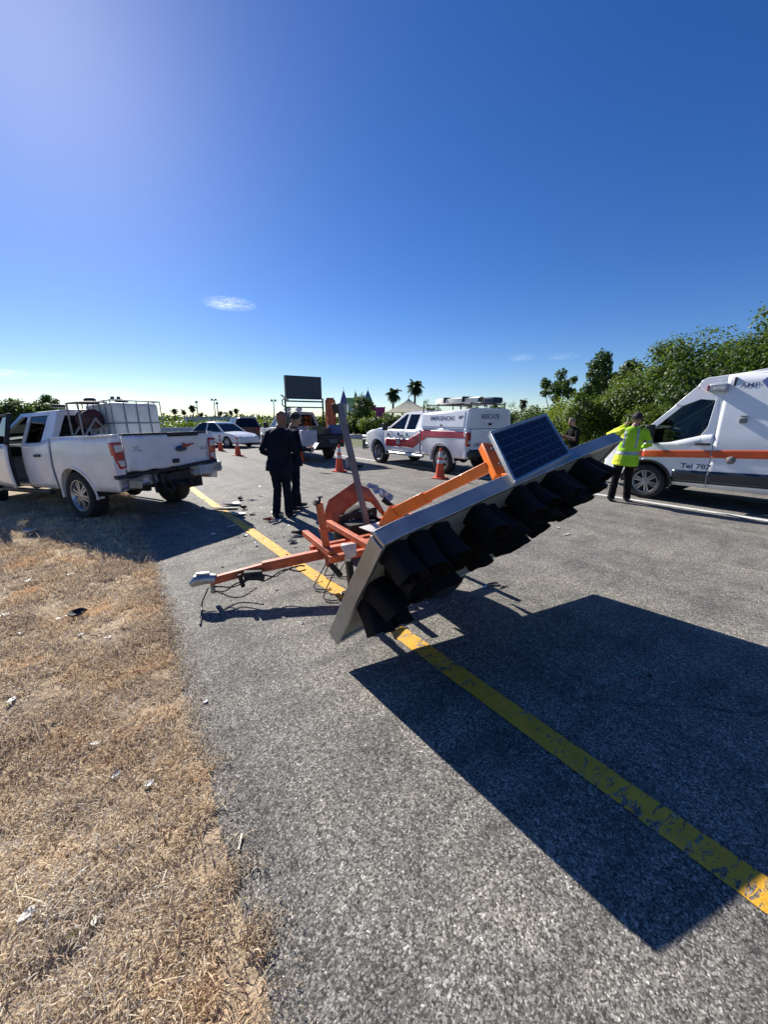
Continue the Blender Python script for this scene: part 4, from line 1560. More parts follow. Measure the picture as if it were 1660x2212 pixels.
for s in (-1, 1):
    dr = None
    skin('front_wing', AM, AWHITE, s, .125, .95, azb, abelt, axf, .04)
    dr = skin('front_door', AM, AWHITE, s, -1.03, .115, azb, abelt, axf, .04)
    mb = MB()
    mb.box((s * (axf(-.9, 1.18) + .014), -.88, 1.185), (.03, .24, .04))
    mb.build('door_handle', BLACKPL, dr, bev=.008)
    skin('body_side', AM, AWHITE, s, AREAR, -1.04, azb, lambda y: AROOF - .06 - .0 * y, axf, .06, 16)
    # door frame above the belt
    mb = MB()
    ax = lambda z: axf(-.8, z)
    spoly(mb, s, [(.20, 1.39), (-.66, 2.28), (-.80, 2.28), (.02, 1.42), (.05, 1.15), (.12, 1.15)], lambda z: axf(.0, z) - .02, .05)
    spoly(mb, s, [(-1.03, 1.37), (-1.035, 2.34), (-.94, 2.34), (-.93, 1.98), (-.90, 1.50), (-.82, 1.35)], ax, .05)
    spoly(mb, s, [(-1.037, 1.98), (-1.037, 2.42), (-.74, 2.40), (-.66, 2.36), (-.62, 2.26), (-.80, 2.10), (-.93, 2.02)], ax, .05)
    spoly(mb, s, [(-.62, 2.27), (-.93, 2.05), (-.93, 1.98), (-.70, 2.01), (-.45, 1.90), (-.30, 1.92)], lambda z: axf(-.3, z) - .005, .05)
    mb.build('door_frame', AWHITE, AM, bev=.008)
    mb = MB()
    spoly(mb, s, [(.03, 1.16), (-.35, 1.20), (-.72, 1.31), (-.86, 1.40), (-.925, 1.60), (-.94, 2.0), (-.70, 2.03), (-.42, 1.88), (-.05, 1.50)], lambda z: axf(-.4, z), .006, .03)
    mb.build('side_window', glass('van_glass', (.34, .40, .38)), AM)
    make_wheel(AM, s * (AW - .13), 0, .36, .24, s, 'spoke')
    make_wheel(AM, s * (AW - .13), -3.75, .36, .24, s, 'spoke')
    lip(AM, BLACKPL, s, 0, .445, .36, axf, .045)
    lip(AM, BLACKPL, s, -3.75, .445, .36, axf, .045)
    slo, shi = pl([(-4.75, 1.14), (.30, .865)]), pl([(-4.75, 1.31), (.30, .995)])
    ORS = mat('orange_vinyl', (.66, .085, .012), .32, 0, .08, 5, coat=.5)
    for y0, y1 in ((AREAR, -1.045), (-1.025, .112), (.128, .30)):
        skin('orange_stripe', AM, ORS, s, y0, y1, slo, shi, lambda y, z: axf(y, z) + .007, .04, 6, .002)
    DKB = mat('dark_slate_band', (.018, .026, .036), .22, 0, .15, 4, coat=.5)
    for y0, y1 in ((-3.28, -1.045), (-1.025, -.47)):
        skin('dark_band', AM, DKB, s, y0, y1, pl([(-4.75, .56), (-.4, .42)]), pl([(-4.75, .83), (-.4, .66)]), lambda y, z: axf(y, z) + .006, .06, 4, .002)
    mb = MB()
    mb.box((s * (axf(-.02, 1.3) + .17), -.02, 1.36), (.24, .12, .36))
    mb.beam((s * (axf(-.02, 1.3) - .03), -.04, 1.2), (s * (axf(-.02, 1.3) + .1), -.02, 1.22), .06, .08)
    mb.build('mirror', BLACKPL, AM, bev=.035, seg=3)
    # corner warning lamp
    mb = MB()
    mb.box((s * (axf(-.95, 2.2) + .03), -.945, 2.20), (.13, .27, .15))
    wl = mb.build('warning_lamp', mat('lamp_housing_grey', (.42, .44, .47), .4), AM, bev=.025)
    mb = MB()
    mb.box((s * (axf(-.95, 2.2) + .10), -.97, 2.185), (.012, .17, .05))
    mb.build('lamp_lens', WHITELENS, wl, bev=.004)
    mb = MB()
    mb.box((s * (axf(-.8, 2.2) + .06), -.80, 2.20), (.07, .03, .10))
    mb.build('lamp_lens', REDLENS, wl, bev=.006)
    mb = MB()
    mb.box((s * (axf(-1.4, 1.6) + .02), -1.385, 1.62), (.05, .10, .09))
    mb.box((s * (axf(-1.4, 1.7) + .02), -1.385, 1.70), (.04, .12, .018))
    mb.build('side_vent', mat('vent_grey', (.16, .17, .18), .5), AM, bev=.01)
    mb = MB()
    mb.lathe([(.001, s * .03), (.055, s * .028), (.07, s * .01), (.075, 0)], (s * axf(-1.33, .92), -1.33, .92), 'x', 20)
    mb.build('shore_power_inlet', mat('inlet_grey', (.20, .19, .18), .5), AM, smooth=50)
    mb = MB()
    mb.grid([[V(s * (axf(-.2, 1.0) - .06), .72, .80), V(s * (axf(.5, 1.0) - .005), .52, 1.02)], [V(s * (axf(.93, .9) - .20), .955, .80), V(s * (axf(.8, 1) - .02), .80, 1.08)]])
    mb.build('headlight', WHITELENS, AM, solid=.03)
# nose, hood, windscreen, roof
mb = MB()
rows = []
for i in range(13):
    y = .125 + .825 * i / 12
    rows.append([(t * (axf(y, 1.2) - .003), y + .035 * (1 - t * t), abelt(y) + .05 * (1 - t * t)) for t in [k / 7 for k in range(-7, 8)]])
mb.grid(rows)
mb.build('hood', AWHITE, AM, smooth=40)
mb = MB()
rows = []
for z, yy in ((.99, .94), (.86, .985), (.70, .99)):
    rows.append([(t * (axf(.94, z) - .01), yy + .06 * (1 - t * t) - .05 * abs(t) ** 4, z) for t in [k / 8 for k in range(-8, 9)]])
mb.grid(rows)
mb.build('grille', BLACKPL, AM, smooth=50)
mb = MB()
rows = []
for z, yy in ((.70, .99), (.60, 1.02), (.45, 1.01), (.33, .93)):
    rows.append([(t * (axf(.9, z) + .01), yy + .06 * (1 - t * t) - .13 * abs(t) ** 4, z) for t in [k / 8 for k in range(-8, 9)]])
mb.grid(rows)
for s in (-1, 1):
    mb.grid([[(s * (axf(.9, .6) + .008), .86, .72), (s * (axf(.9, .6) + .008), .86, .34)], [(s * (axf(.5, .6) + .012), .44, .66), (s * (axf(.5, .6) + .012), .40, .36)]])
mb.build('front_bumper', mat('bumper_grey', (.05, .052, .056), .5), AM, smooth=50, solid=.02)
mb = MB()
mb.grid([[(t * (axf(.12, 1.42) - .06), .16 + .10 * (1 - t * t), 1.41) for t in [k / 8 for k in range(-8, 9)]], [(t * (axf(-.68, 2.27) - .06), -.66 + .06 * (1 - t * t), 2.28) for t in [k / 8 for k in range(-8, 9)]]])
mb.build('windscreen', GLASS, AM, smooth=60)
mb = MB()
rows = []
for y, z in ((-.60, 2.29), (-.75, 2.36), (-1.1, 2.42), (-1.6, AROOF), (-3, AROOF + .01), (AREAR, AROOF)):
    rows.append([(t * (axf(-1.5, z - .06) + .0), y, z + .05 * (1 - t ** 2) - (.06 if abs(t) > .99 else 0)) for t in [k / 10 for k in range(-10, 11)]])
mb.grid(rows)
mb.build('roof', AWHITE, AM, smooth=40, solid=.02)
mb = MB()
mb.prism([(-.62, 2.30), (-.72, 2.405), (-1.30, 2.46), (-1.55, 2.50), (-1.55, 2.40), (-1.0, 2.35)], lambda y, z, t: V(t, y, z), -.80, .80)
mb.build('light_bar_housing', AWHITE, AM, bev=.02)
mb = MB()
mb.box((0, AREAR, 1.42), (1.86, .04, 2.0))
mb.build('rear_doors', AWHITE, AM, bev=.02)
mb = MB()
mb.box((0, -1.9, .44), (1.80, 5.3, .12))
mb.box((0, -1.15, 1.42), (1.80, .03, 1.9))
mb.build('floor_pan', CABIN, AM)
for s in (-1, 1):
    seat(AM, s * .45, -.55, .95, .5)
mb = MB()
mb.box((0, .05, 1.18), (1.70, .34, .26))
mb.build('dashboard', CABIN, AM, bev=.05)
steering(AM, -.45, -.22, 1.22)
mb = MB()
mb.beam((-.70, -.18, 1.44), (-.52, -.78, 1.90), .03, .05)
mb.build('sun_visor', mat('pale_visor', (.45, .50, .46), .6), AM, bev=.01)
SCRIPT = mat('script_blue', (.05, .08, .20), .5)
text('AMP', .105, SCRIPT, AM, lambda u, v: V(-(axf(-1.32, 2.22 + v) + .006), -1.36 - u, 2.22 + v), sx=1.25)
mb = MB()
mb.prism([(-1.62, 2.13), (-1.50, 2.28), (-1.62, 2.40), (-2.2, 2.40), (-2.2, 2.13)], lambda y, z, t: V(-(axf(y, z) + .008 - t), y, z), 0, .004)
mb.build('blue_panel', mat('star_blue', (.10, .14, .34), .5), AM)
text('Tel 787', .13, SCRIPT, AM, lambda u, v: V(-(axf(-.7, .75 + v) + .006), -.83 - u, .755 + v), sx=1.2)

# ================================================================== the sign truck
GREYCAB = mat('sign_truck_grey', (.40, .42, .44), .35, 0, .08, 3, coat=.4)
ST = empty('sign_truck', (6.84, 15.1, 0), R(-4))
tag(ST, 'flatbed work truck seen from behind with a blank black message board above its cab', 'truck')
T2_ = truck(ST, GREYCAB, wb=3.9, hw=.95, zr=1.2, tail=-1.2, bed_end=1.10, roof=1.95, cab_len=1.75, wr=.42, bed=False, style='steel')
mb = MB()
mb.box((0, -.10, .98), (2.10, 2.45, .10))
mb.box((0, -1.30, .92), (2.10, .06, .20))
mb.box((0, -1.25, .70), (1.9, .10, .28))
bedm = mb.build('flatbed', BLACKPL, ST, bev=.01)
mb = MB()
for x in (-1.0, 1.0):
    mb.box((x, -.1, 1.10), (.05, 2.3, .16))
mb.build('bed_rail', DARKMET, bedm, bev=.01)
for s in (-1, 1):
    mb = MB()
    mb.box((s * .86, -1.29, .80), (.16, .04, .10))
    mb.build('tail_light', REDLENS, ST, bev=.01)
mb = MB()
for x in (-.35, -.10, .15):
    mb.box((x - .2, -1.345, .80), (.10, .01, .03))
mb.box((.45, -1.345, .80), (.32, .012, .16))
mb.build('rear_markings', mat('dull_blue_grey', (.10, .12, .16), .6), ST)
mb = MB()
for x in (-.80, .84):
    mb.beam((x, .55, 1.0), (x, .55, 2.5), .06, .06)
mb.beam((-.83, .55, 2.12), (.87, .55, 2.12), .05, .05)
mb.beam((-.83, .55, 2.36), (.87, .55, 2.36), .06, .06)
mb.path([(-.80, .55, 2.46), (-.92, .55, 2.40), (-.92, .55, 2.2), (-.80, .55, 2.1)], .025, 8)
mb.build('sign_frame', DARKMET, ST, bev=.006)
mb = MB()
mb.box((-.02, .50, 2.90), (1.50, .16, .86))
sg = mb.build('message_board', mat('message_board_face', (.026, .040, .055), .45, 0, .1, 3), ST, bev=.012)
mb = MB()
mb.box((-.02, .50, 3.34), (1.54, .20, .025))
mb.box((-.02, .50, 2.46), (1.54, .20, .025))
for x in (-.775, .735):
    mb.box((x, .50, 2.90), (.025, .20, .855))
mb.build('board_casing', BLACKPL, sg)
mb = MB()
mb.beam((-1.0, .45, 2.60), (-.66, .45, 2.36), .10, .05)
mb.build('beacon_arm', mat('beacon_pale', (.6, .52, .52), .5), ST, bev=.01)
mb = MB()
mb.box((.84, -.25, 1.74), (.34, .30, 1.35))
mb.box((.84, -.25, 2.42), (.26, .24, .14))
mb.beam((.72, -.42, 1.1), (.72, -.42, 2.3), .05, .05)
mb.beam((.99, -.42, 1.1), (.99, -.42, 2.3), .05, .05)
mb.build('lift_mast', ORANGE, ST, bev=.02)
def load(name, label, cat, c, d, m, grp=None, rz=0):
    o = MB().box((0, 0, d[2] / 2), d).build(name, m, bev=min(d) * .12, loc=ST.matrix_basis @ V(c), rot=(0, 0, R(-4 + rz)))
    return tag(o, label, cat, grp)
load('supply_box', 'pale grey box on the left rear corner of the sign truck bed', 'box', (-.62, -1.0, 1.035), (.55, .42, .12), mat('pale_grey_box', (.45, .46, .50), .6))
o = load('equipment_cabinet', 'tall pale grey cabinet hung on the rear of the sign truck', 'cabinet', (-.60, -1.45, .62), (.62, .22, .62), mat('cabinet_grey', (.42, .43, .48), .5, 0, .1, 4))
load('tarp_bundle', 'olive tarpaulin bundle on the sign truck bed beside the pale box', 'bundle', (-.10, -.95, 1.035), (.5, .45, .34), mat('olive_tarp', (.16, .15, .08), .9, 0, .2, 9, bmp=.6, bscale=12), rz=12)
load('blue_crate', 'blue crate at the right rear corner of the sign truck bed', 'crate', (.74, -.92, 1.035), (.55, .42, .38), mat('crate_blue', (.07, .10, .22), .6))
load('tool_box', 'dark tool chest in the middle of the sign truck bed', 'tool box', (.28, -.85, 1.035), (.44, .40, .26), mat('toolbox_dark', (.06, .05, .055), .6))
for k, x in enumerate((-.42, .08)):
    mb = MB()
    mb.ball((0, 0, .10), (.17, .14, .10), 12, 7)
    o = mb.build('work_light', mat('lamp_white', (.72, .70, .68), .4), smooth=60, loc=ST.matrix_basis @ V(x, 1.5, 1.955))
    tag(o, ('white lamp dome on the left of the sign truck cab roof', 'white lamp dome on the right of the sign truck cab roof')[k], 'lamp')

# ================================================================== far cars
def small_car(root, paint, L=4.5, H=1.45, W=.88, suv=False, wr=.32):
    """front axle at y = wb/2, rear at -wb/2"""
    wb = L * .60
    ya, yb = -L / 2, L / 2
    belt = .92 if not suv else 1.05
    def xf(y, z):
        x = W - .04 * ((z - .6) / .4) ** 2
        e = max(0, abs(y) - wb / 2) / (L / 2 - wb / 2)
        return x - .12 * e ** 2.4
    zb = arch(.24, (-wb / 2, wb / 2), wr + .05, wr)
    if suv:
        zt = pl([(ya, belt + .02), (.9, belt), (yb - .3, belt - .06), (yb, .75)])
        prof = [(ya + .06, belt), (ya + .22, H - .05), (ya + .5, H), (.1, H), (.55, H - .08), (1.15, belt)]
    else:
        zt = pl([(ya, .86), (ya + .55, belt), (.95, belt - .02), (yb - .35, .76), (yb, .60)])
        prof = [(ya + .50, belt), (ya + 1.05, H - .08), (ya + 1.45, H), (-.05, H), (.35, H - .10), (1.05, belt - .02)]
    for s in (-1, 1):
        skin('body_side', root, paint, s, ya, yb, zb, zt, xf, .07, 7)
        for y in (-wb / 2, wb / 2):
            make_wheel(root, s * (W - .10), y, wr, .2, s)
    mb = MB()
    rows = [[(t * (xf(y, zt(y)) - .003), y, zt(y) + .03 * (1 - t * t)) for t in [k / 5 for k in range(-5, 6)]] for y in [ya + L * i / 30 for i in range(31)]]
    mb.grid(rows)
    for y in (ya, yb):
        z1 = zt(y)
        mb.grid([[(t * xf(y, .5), y, .26) for t in (-1, 0, 1)], [(t * xf(y, z1), y, z1 + .02) for t in (-1, 0, 1)]])
    mb.build('body_top', paint, root, smooth=40)
    def cx(z):
        return W - .06 - (z - belt) * .38
    mb = MB()
    rows = [[(t * cx(prof[i][1]), prof[i][0], prof[i][1] + .02 * (1 - t * t)) for t in (-1, -.5, 0, .5, 1)] for i in range(1, len(prof) - 1)]
    mb.grid(rows)
    for s in (-1, 1):
        for (a, b) in ((prof[0], prof[1]), (prof[-2], prof[-1])):
            mb.beam((s * (cx(a[1]) - .02), a[0], a[1]), (s * (cx(b[1]) - .02), b[0], b[1]), .07, .06)
        ym = (prof[1][0] + prof[-2][0]) / 2
        mb.beam((s * (cx(belt) - .02), ym, belt), (s * (cx(H) - .02), ym, H - .03), .08, .05, (1, 0, 0))
    mb.build('roof', paint, root, smooth=40, solid=.02)
    for s in (-1, 1):
        mb = MB()
        mb.prism(prof[:1] + [(p[0], p[1] - .03) for p in prof[1:-1]] + prof[-1:], lambda y, z, t: V(s * (cx(z) - .02 - t), y, z), 0, .006)
        mb.build('side_window', GLASSD, root)
    for nm, a, b in (('rear_window', prof[0], prof[1]), ('windscreen', prof[-1], prof[-2])):
        mb = MB()
        mb.add([(-cx(a[1]) + .06, a[0], a[1]), (cx(a[1]) - .06, a[0], a[1]), (cx(b[1]) - .06, b[0], b[1]), (-cx(b[1]) + .06, b[0], b[1])], [(0, 1, 2, 3)])
        mb.build(nm, GLASSD, root, solid=.005)
    for s in (-1, 1):
        mb = MB()
        mb.box((s * (W - .24), ya - .01, .80 if not suv else .95), (.30, .05, .16))
        mb.build('tail_light', REDLENS, root, bev=.02)
        mb = MB()
        mb.box((s * (W - .26), yb - .03, .60), (.28, .10, .13))
        mb.build('headlight', WHITELENS, root, bev=.02)
    for y, nm in ((ya - .02, 'rear_bumper'), (yb, 'front_bumper')):
        mb = MB()
        mb.box((0, y, .42), (W * 1.75, .14, .30))
        mb.build(nm, paint, root, bev=.05, seg=3)
    mb = MB()
    mb.box((0, 0, .28), (W * 1.7, L * .92, .12))
    mb.box((0, -.1, .7), (W * 1.5, L * .35, .3))
    mb.build('floor_pan', CABIN, root)
C1 = empty('sedan', (5.75, 25.6, 0), R(207))
tag(C1, 'white sedan stopped in the lane behind the pickup, beside the two farthest cones', 'car')
small_car(C1, WHITE)
C2 = empty('sport_utility_car', (8.05, 30.0, 0), R(-3))
tag(C2, 'dark red sport utility car seen from behind, beyond the white sedan', 'car')
small_car(C2, mat('dark_red_paint', (.10, .012, .018), .3, 0, .08, 3, coat=.6), 4.6, 1.72, .93, True, .36)
C3 = empty('sedan', (-9.3, 47, -.25), R(176))
tag(C3, 'white car far off at the left edge of the picture', 'car')
small_car(C3, WHITE, 4.6, 1.5)
# ================================================================== people
SKIN_A = mat('skin_brown', (.20, .095, .062), .55, 0, .12, 18)
SKIN_B = mat('skin_tan', (.36, .20, .135), .55, 0, .12, 18)
NAVYU = mat('navy_uniform', (.010, .0135, .025), .85, 0, .25, 7, bmp=.5, bscale=14, spec=.12)
BLACKT = mat('black_cloth', (.010, .010, .011), .9, 0, .25, 7, bmp=.5, bscale=14, spec=.12)
HIVIS = mat('hi_vis_lime', (.36, .66, .015), .75, 0, .10, 5, bmp=.6, bscale=9)
HIVIS_LIT = mat('hi_vis_lit', (.72, .80, .03), .75, 0, .10, 5, bmp=.6, bscale=9)  # lit copy of the jacket cloth: sunlight put into the colour
REFL = mat('reflective_tape', (.34, .38, .36), .45, .3, .1, 12)
SHOE = mat('black_shoe', (.012, .012, .012), .5, 0, .2, 9)
HAIRM = mat('dark_hair', (.012, .010, .009), .6, 0, .3, 40, bmp=.5, bscale=90)

def human(name, label, loc, rz, mats, pose, recolor=None, scale=1.0, fat=1.0, group=None):
    """one continuous skin: lofted limbs fused by a voxel remesh, fingers rooted in the palms. Faces +y."""
    segs = []
    mb = MB()
    def limb(pts, rad, tag_, n=14):
        mb.path(pts, rad, n)
        for i in range(len(pts) - 1):
            def mx(q):
                return max(q) if isinstance(q, (list, tuple)) else q
            segs.append((V(pts[i]), V(pts[i + 1]), mx(rad[i]), mx(rad[i + 1]), tag_))
    lx, ly = pose.get('lean', (0, 0))          # shift of the shoulders over the hips
    def sp(z):
        t = (z - .90) / .60
        return V(lx * t, ly * t, z)
    f = fat
    limb([sp(.84), sp(.90), sp(1.0), sp(1.12), sp(1.25), sp(1.36), sp(1.43), sp(1.475), sp(1.50)],
         [(.155 * f, .115 * f), (.178 * f, .132 * f), (.176 * f, .132 * f), (.172 * f, .13 * f), (.186 * f, .134 * f), (.20, .13), (.185, .108), (.12, .085), (.07, .066)], 'shirt', 22)
    hem = pose.get('hem')
    if hem:
        limb([sp(hem), sp(hem + .06), sp(.95), sp(1.05)], [(.205 * f, .165 * f), (.205 * f, .16 * f), (.19 * f, .145 * f), (.16 * f, .12 * f)], 'shirt', 22)
    neck0 = sp(1.49)
    hx, hy = pose.get('head', (0, .03))
    hc = sp(1.60) + V(hx, hy, 0)
    limb([neck0 - V(0, 0, .03), neck0 + V(0, 0, .03), hc + V(0, -.02, -.04)], [.062, .056, .054], 'skin', 14)
    # head
    ht = R(pose.get('turn', 0))
    tilt = R(pose.get('tilt', 0))
    HM_ = Matrix.Translation(hc) @ Matrix.Rotation(ht, 4, 'Z') @ Matrix.Rotation(tilt, 4, 'X')
    rings = [(-.085, .030, .030, .055), (-.075, .045, .046, .045), (-.045, .058, .066, .028), (-.010, .066, .082, .010), (.030, .072, .090, .002), (.065, .075, .096, -.004), (.105, .073, .095, -.008), (.140, .060, .078, -.012), (.165, .036, .046, -.014), (.175, .012, .016, -.014)]
    hv = []
    n = 18
    for (z, rx, ry, oy) in rings:
        hv.append([HM_ @ V(rx * math.cos(2 * math.pi * k / n), oy + ry * math.sin(2 * math.pi * k / n), z) for k in range(n)])
    fs = []
    for i in range(len(hv) - 1):
        for k in range(n):
            fs.append((i * n + k, i * n + (k + 1) % n, (i + 1) * n + (k + 1) % n, (i + 1) * n + k))
    fs += [tuple(reversed(range(n))), tuple(range((len(hv) - 1) * n, len(hv) * n))]
    mb.add([p for r_ in hv for p in r_], fs)
    segs.append((HM_ @ V(0, 0, -.05), HM_ @ V(0, 0, .12), .085, .085, 'skin'))
    mb.path([HM_ @ V(0, .088, .045), HM_ @ V(0, .100, .020), HM_ @ V(0, .108, .000), HM_ @ V(0, .092, -.008)], [.010, .013, .016, .012], 8)     # nose
    for s in (-1, 1):
        mb.ball(HM_ @ V(s * .074, -.008, .020), (.012, .022, .032), 8, 6)                                                                   # ears
    mb.path([HM_ @ V(-.022, .083, -.036), HM_ @ V(0, .092, -.036), HM_ @ V(.022, .083, -.036)], [.006, .009, .006], 8)                        # mouth
    mb.path([HM_ @ V(-.04, .078, .058), HM_ @ V(0, .092, .060), HM_ @ V(.04, .078, .058)], [.008, .010, .008], 8)                             # brow
    # legs
    for s, key in ((-1, 'lleg'), (1, 'rleg')):
        kn, an = pose.get(key, ((s * .10, .02, .49), (s * .11, -.02, .09)))
        hip = V(s * .092, 0, .88)
        kn, an = V(kn), V(an)
        limb([hip, hip.lerp(kn, .5), kn, kn.lerp(an, .45), an + V(0, 0, -.01), an + V(0, 0, -.045)], [.098 * f, .086, .070, .070, .070, .068], 'pants')
        td = V(pose.get(key + '_toe', (s * .06, 1, 0))).normalized()
        g0 = V(an.x, an.y, an.z - .045)
        limb([g0 - td * .07, g0 - td * .03, g0 + td * .07, g0 + td * .16, g0 + td * .19], [(.034, .038), (.042, .046), (.046, .040), (.040, .030), (.02, .018)], 'shoe', 12)
    # arms
    fingers = []
    for s, key in ((-1, 'larm'), (1, 'rarm')):
        el, wr_ = pose[key]
        sh = sp(1.415) + V(s * .195, 0, 0)
        el, wr_ = V(el), V(wr_)
        slv = pose.get('sleeve', 'long')
        limb([sp(1.43) + V(s * .14, 0, 0), sh, sh.lerp(el, .5), el], [.062, .066, .056, .050], 'shirt')
        limb([el, el.lerp(wr_, .4), wr_], [.049, .045, .034], 'shirt' if slv == 'long' else 'skin')
        d = (wr_ - el).normalized()
        hd_ = V(pose.get(key + '_hand', d)).normalized()
        pd = V(pose.get(key + '_palm', (-s, 0, 0)))
        pd = (pd - hd_ * pd.dot(hd_)).normalized()           # palm faces pd
        side_ = hd_.cross(pd).normalized() * (-s)             # towards the thumb
        limb([wr_ - d * .01, wr_ + hd_ * .03, wr_ + hd_ * .07, wr_ + hd_ * .092], [(.026, .022), (.036, .02), (.040, .019), (.034, .015)], 'skin', 10)
        curl = pose.get(key + '_curl', .5)
        for j, (off, ln) in enumerate(((.030, .070), (.010, .078), (-.011, .073), (-.030, .058))):
            p = wr_ + hd_ * .078 + side_ * off
            pts = [p]
            a = 0
            for q in (.42, .32, .26):
                a += curl * 1.0
                p = p + (hd_ * math.cos(a) + pd * math.sin(a)) * ln * q
                pts.append(p)
            fingers.append((pts, [.0095, .009, .0085, .006]))
        p = wr_ + hd_ * .02 + side_ * .028
        fingers.append(([p, p + (side_ * .6 + hd_ * .7 + pd * .3) * .035, p + (side_ * .55 + hd_ * 1.1 + pd * .6) * .052, p + (side_ * .4 + hd_ * 1.4 + pd * .9) * .06], [.012, .0105, .0095, .007]))
    me = mb.mesh('raw', SKIN_A)
    tmp = bpy.data.objects.new('raw', me)
    COL.objects.link(tmp)
    m = tmp.modifiers.new('r', 'REMESH')
    m.mode = 'VOXEL'
    m.voxel_size = .0105
    m2 = tmp.modifiers.new('s', 'SMOOTH')
    m2.factor = .5
    m2.iterations = 3
    bpy.context.view_layer.update()
    body = bpy.data.meshes.new_from_object(tmp.evaluated_get(bpy.context.evaluated_depsgraph_get()))
    bpy.data.objects.remove(tmp)
    order = ['skin', 'shirt', 'pants', 'shoe']
    extra = mats.get('extra', [])
    bm = bmesh.new()
    bm.from_mesh(body)
    bpy.data.meshes.remove(body)
    def classify(c):
        best, bt = 1e9, 'shirt'
        for a, b, r0, r1, t_ in segs:
            ab = b - a
            t = max(0, min(1, (c - a).dot(ab) / max(1e-9, ab.length_squared)))
            dd = (c - (a + ab * t)).length - (r0 + (r1 - r0) * t)
            if dd < best:
                best, bt = dd, t_
        return bt
    # cloth folds: gentle displacement
    for v in bm.verts:
        z = v.co.z
        if .10 < z < 1.42:
            q = noise.noise((v.co.x * 9, v.co.y * 9, z * 13 + loc[0])) * .006 + noise.noise((v.co.x * 4, v.co.y * 4, z * 26 + loc[1])) * .004
            v.co += v.normal * q
    for fc in bm.faces:
        c = fc.calc_center_median()
        t_ = classify(c)
        q_ = sp(c.z)
        if t_ == 'shirt' and c.z > 1.512 and math.hypot(c.x - q_.x - hx * .5, c.y - q_.y - hy * .5) < .085:
            t_ = 'skin'
        if t_ == 'shirt' and hem and c.z < hem + .005:
            t_ = 'pants'
        i = order.index(t_)
        if recolor:
            i = recolor(c, t_, i)
        fc.material_index = i
        fc.smooth = True
    fm = MB()
    for pts, rad in fingers:
        fm.path(pts, rad, 8)
    o0 = len(bm.verts)
    vs = [bm.verts.new(p) for p in fm.v]
    for f_ in fm.f:
        nf = bm.faces.new([vs[i] for i in f_])
        nf.material_index = 0 if not pose.get('gloves') else 3
        nf.smooth = True
    body = bpy.data.meshes.new('person')
    bm.to_mesh(body)
    bm.free()
    for k in order:
        body.materials.append(mats[k])
    for k in extra:
        body.materials.append(k)
    o = bpy.data.objects.new(name, body)
    COL.objects.link(o)
    o.location = loc
    o.rotation_euler = (0, 0, rz)
    o.scale = (scale,) * 3
    tag(o, label, 'person', group)
    # eyes, eyebrows and hair belong to the head
    def hb(name_, fn, m_, **kw):
        q = MB()
        fn(q)
        return q.build(name_, m_, o, **kw)
    EY = mat('eye_dark', (.03, .025, .02), .2, 0, .1, 30)
    for s in (-1, 1):
        hb('eye', lambda q: q.ball(HM_ @ V(s * .031, .078, .038), .011, 8, 6), EY, smooth=60)
    if 'hair' in mats:
        def hr(q):
            rows = []
            for i in range(8):
                a = i / 7 * math.pi * .56
                row = []
                for k in range(25):
                    b = 2 * math.pi * k / 24
                    front = max(0, math.sin(b))
                    lim = a * (1 - .38 * front)
                    rr_ = math.sin(lim)
                    row.append(HM_ @ V(.080 * rr_ * math.cos(b), -.010 + .102 * rr_ * math.sin(b), .055 + .124 * math.cos(lim) + .004 * noise.noise((b * 3, a * 3, 1))))
                rows.append(row)
            q.grid(rows)
        hb('hair', hr, mats['hair'], smooth=70, solid=.006)
    if 'cap' in mats:
        def cp(q):
            rows = []
            for i in range(8):
                a = i / 7 * math.pi * .50
                rows.append([HM_ @ V(.090 * math.sin(a) * math.cos(2 * math.pi * k / 24), -.008 + .110 * math.sin(a) * math.sin(2 * math.pi * k / 24), .070 + .118 * math.cos(a)) for k in range(25)])
            q.grid(rows)
            rows = []
            for i in range(5):
                t = i / 4
                rows.append([HM_ @ V(math.sin(b) * (.085 + .0 * t), .02 + math.cos(b) * (.082 + .085 * t), .072 - .022 * t - .02 * abs(math.sin(b))) for b in [R(-65 + 130 * k / 12) for k in range(13)]])
            q.grid(rows)
        hb('cap', cp, mats['cap'], smooth=50, solid=.005)
    return o, HM_

# two officers beside the yellow line
off1 = dict(lean=(.02, .03), head=(.01, .05), turn=-18, tilt=-8, lleg=((-.085, .03, .49), (-.085, -.06, .09)), rleg=((.085, .04, .49), (.085, .07, .09)),
            larm=((-.30, -.04, 1.13), (-.22, .17, 1.02)), rarm=((.29, .02, 1.14), (.16, .25, 1.10)), larm_palm=(.6, .2, .6), rarm_palm=(-.6, .2, .6), hem=.80)
def band_off(c, t_, i):
    return i
P1_, _ = human('person', 'person in dark navy uniform standing with the back to the camera', (2.27, 6.28, 0), R(-50), dict(skin=SKIN_A, shirt=NAVYU, pants=NAVYU, shoe=SHOE), off1, fat=1.18, scale=1.0)
off2 = dict(lean=(-.02, .03), head=(0, .05), turn=10, tilt=-14, lleg=((-.10, .06, .49), (-.12, .09, .09)), rleg=((.11, .01, .49), (.14, -.10, .09)),
            larm=((-.28, .06, 1.13), (-.12, .30, 1.12)), rarm=((.29, .06, 1.13), (.10, .30, 1.10)), larm_palm=(.3, -.3, .9), rarm_palm=(-.3, -.3, .9), rarm_curl=.7, larm_curl=.7, hem=.82)
P2_, H2 = human('person', 'person in a dark navy uniform facing the other officer and holding white papers', (2.68, 6.72, 0), R(-96), dict(skin=SKIN_B, shirt=NAVYU, pants=NAVYU, shoe=SHOE, hair=HAIRM), off2, fat=1.08, scale=1.0)
mb = MB()
mb.grid([[V(-.11 + .22 * i / 4, .36 + .005 * math.sin(i), 1.06 + .0) + V(0, .12, .16) * (k / 3) for k in range(4)] for i in range(5)])
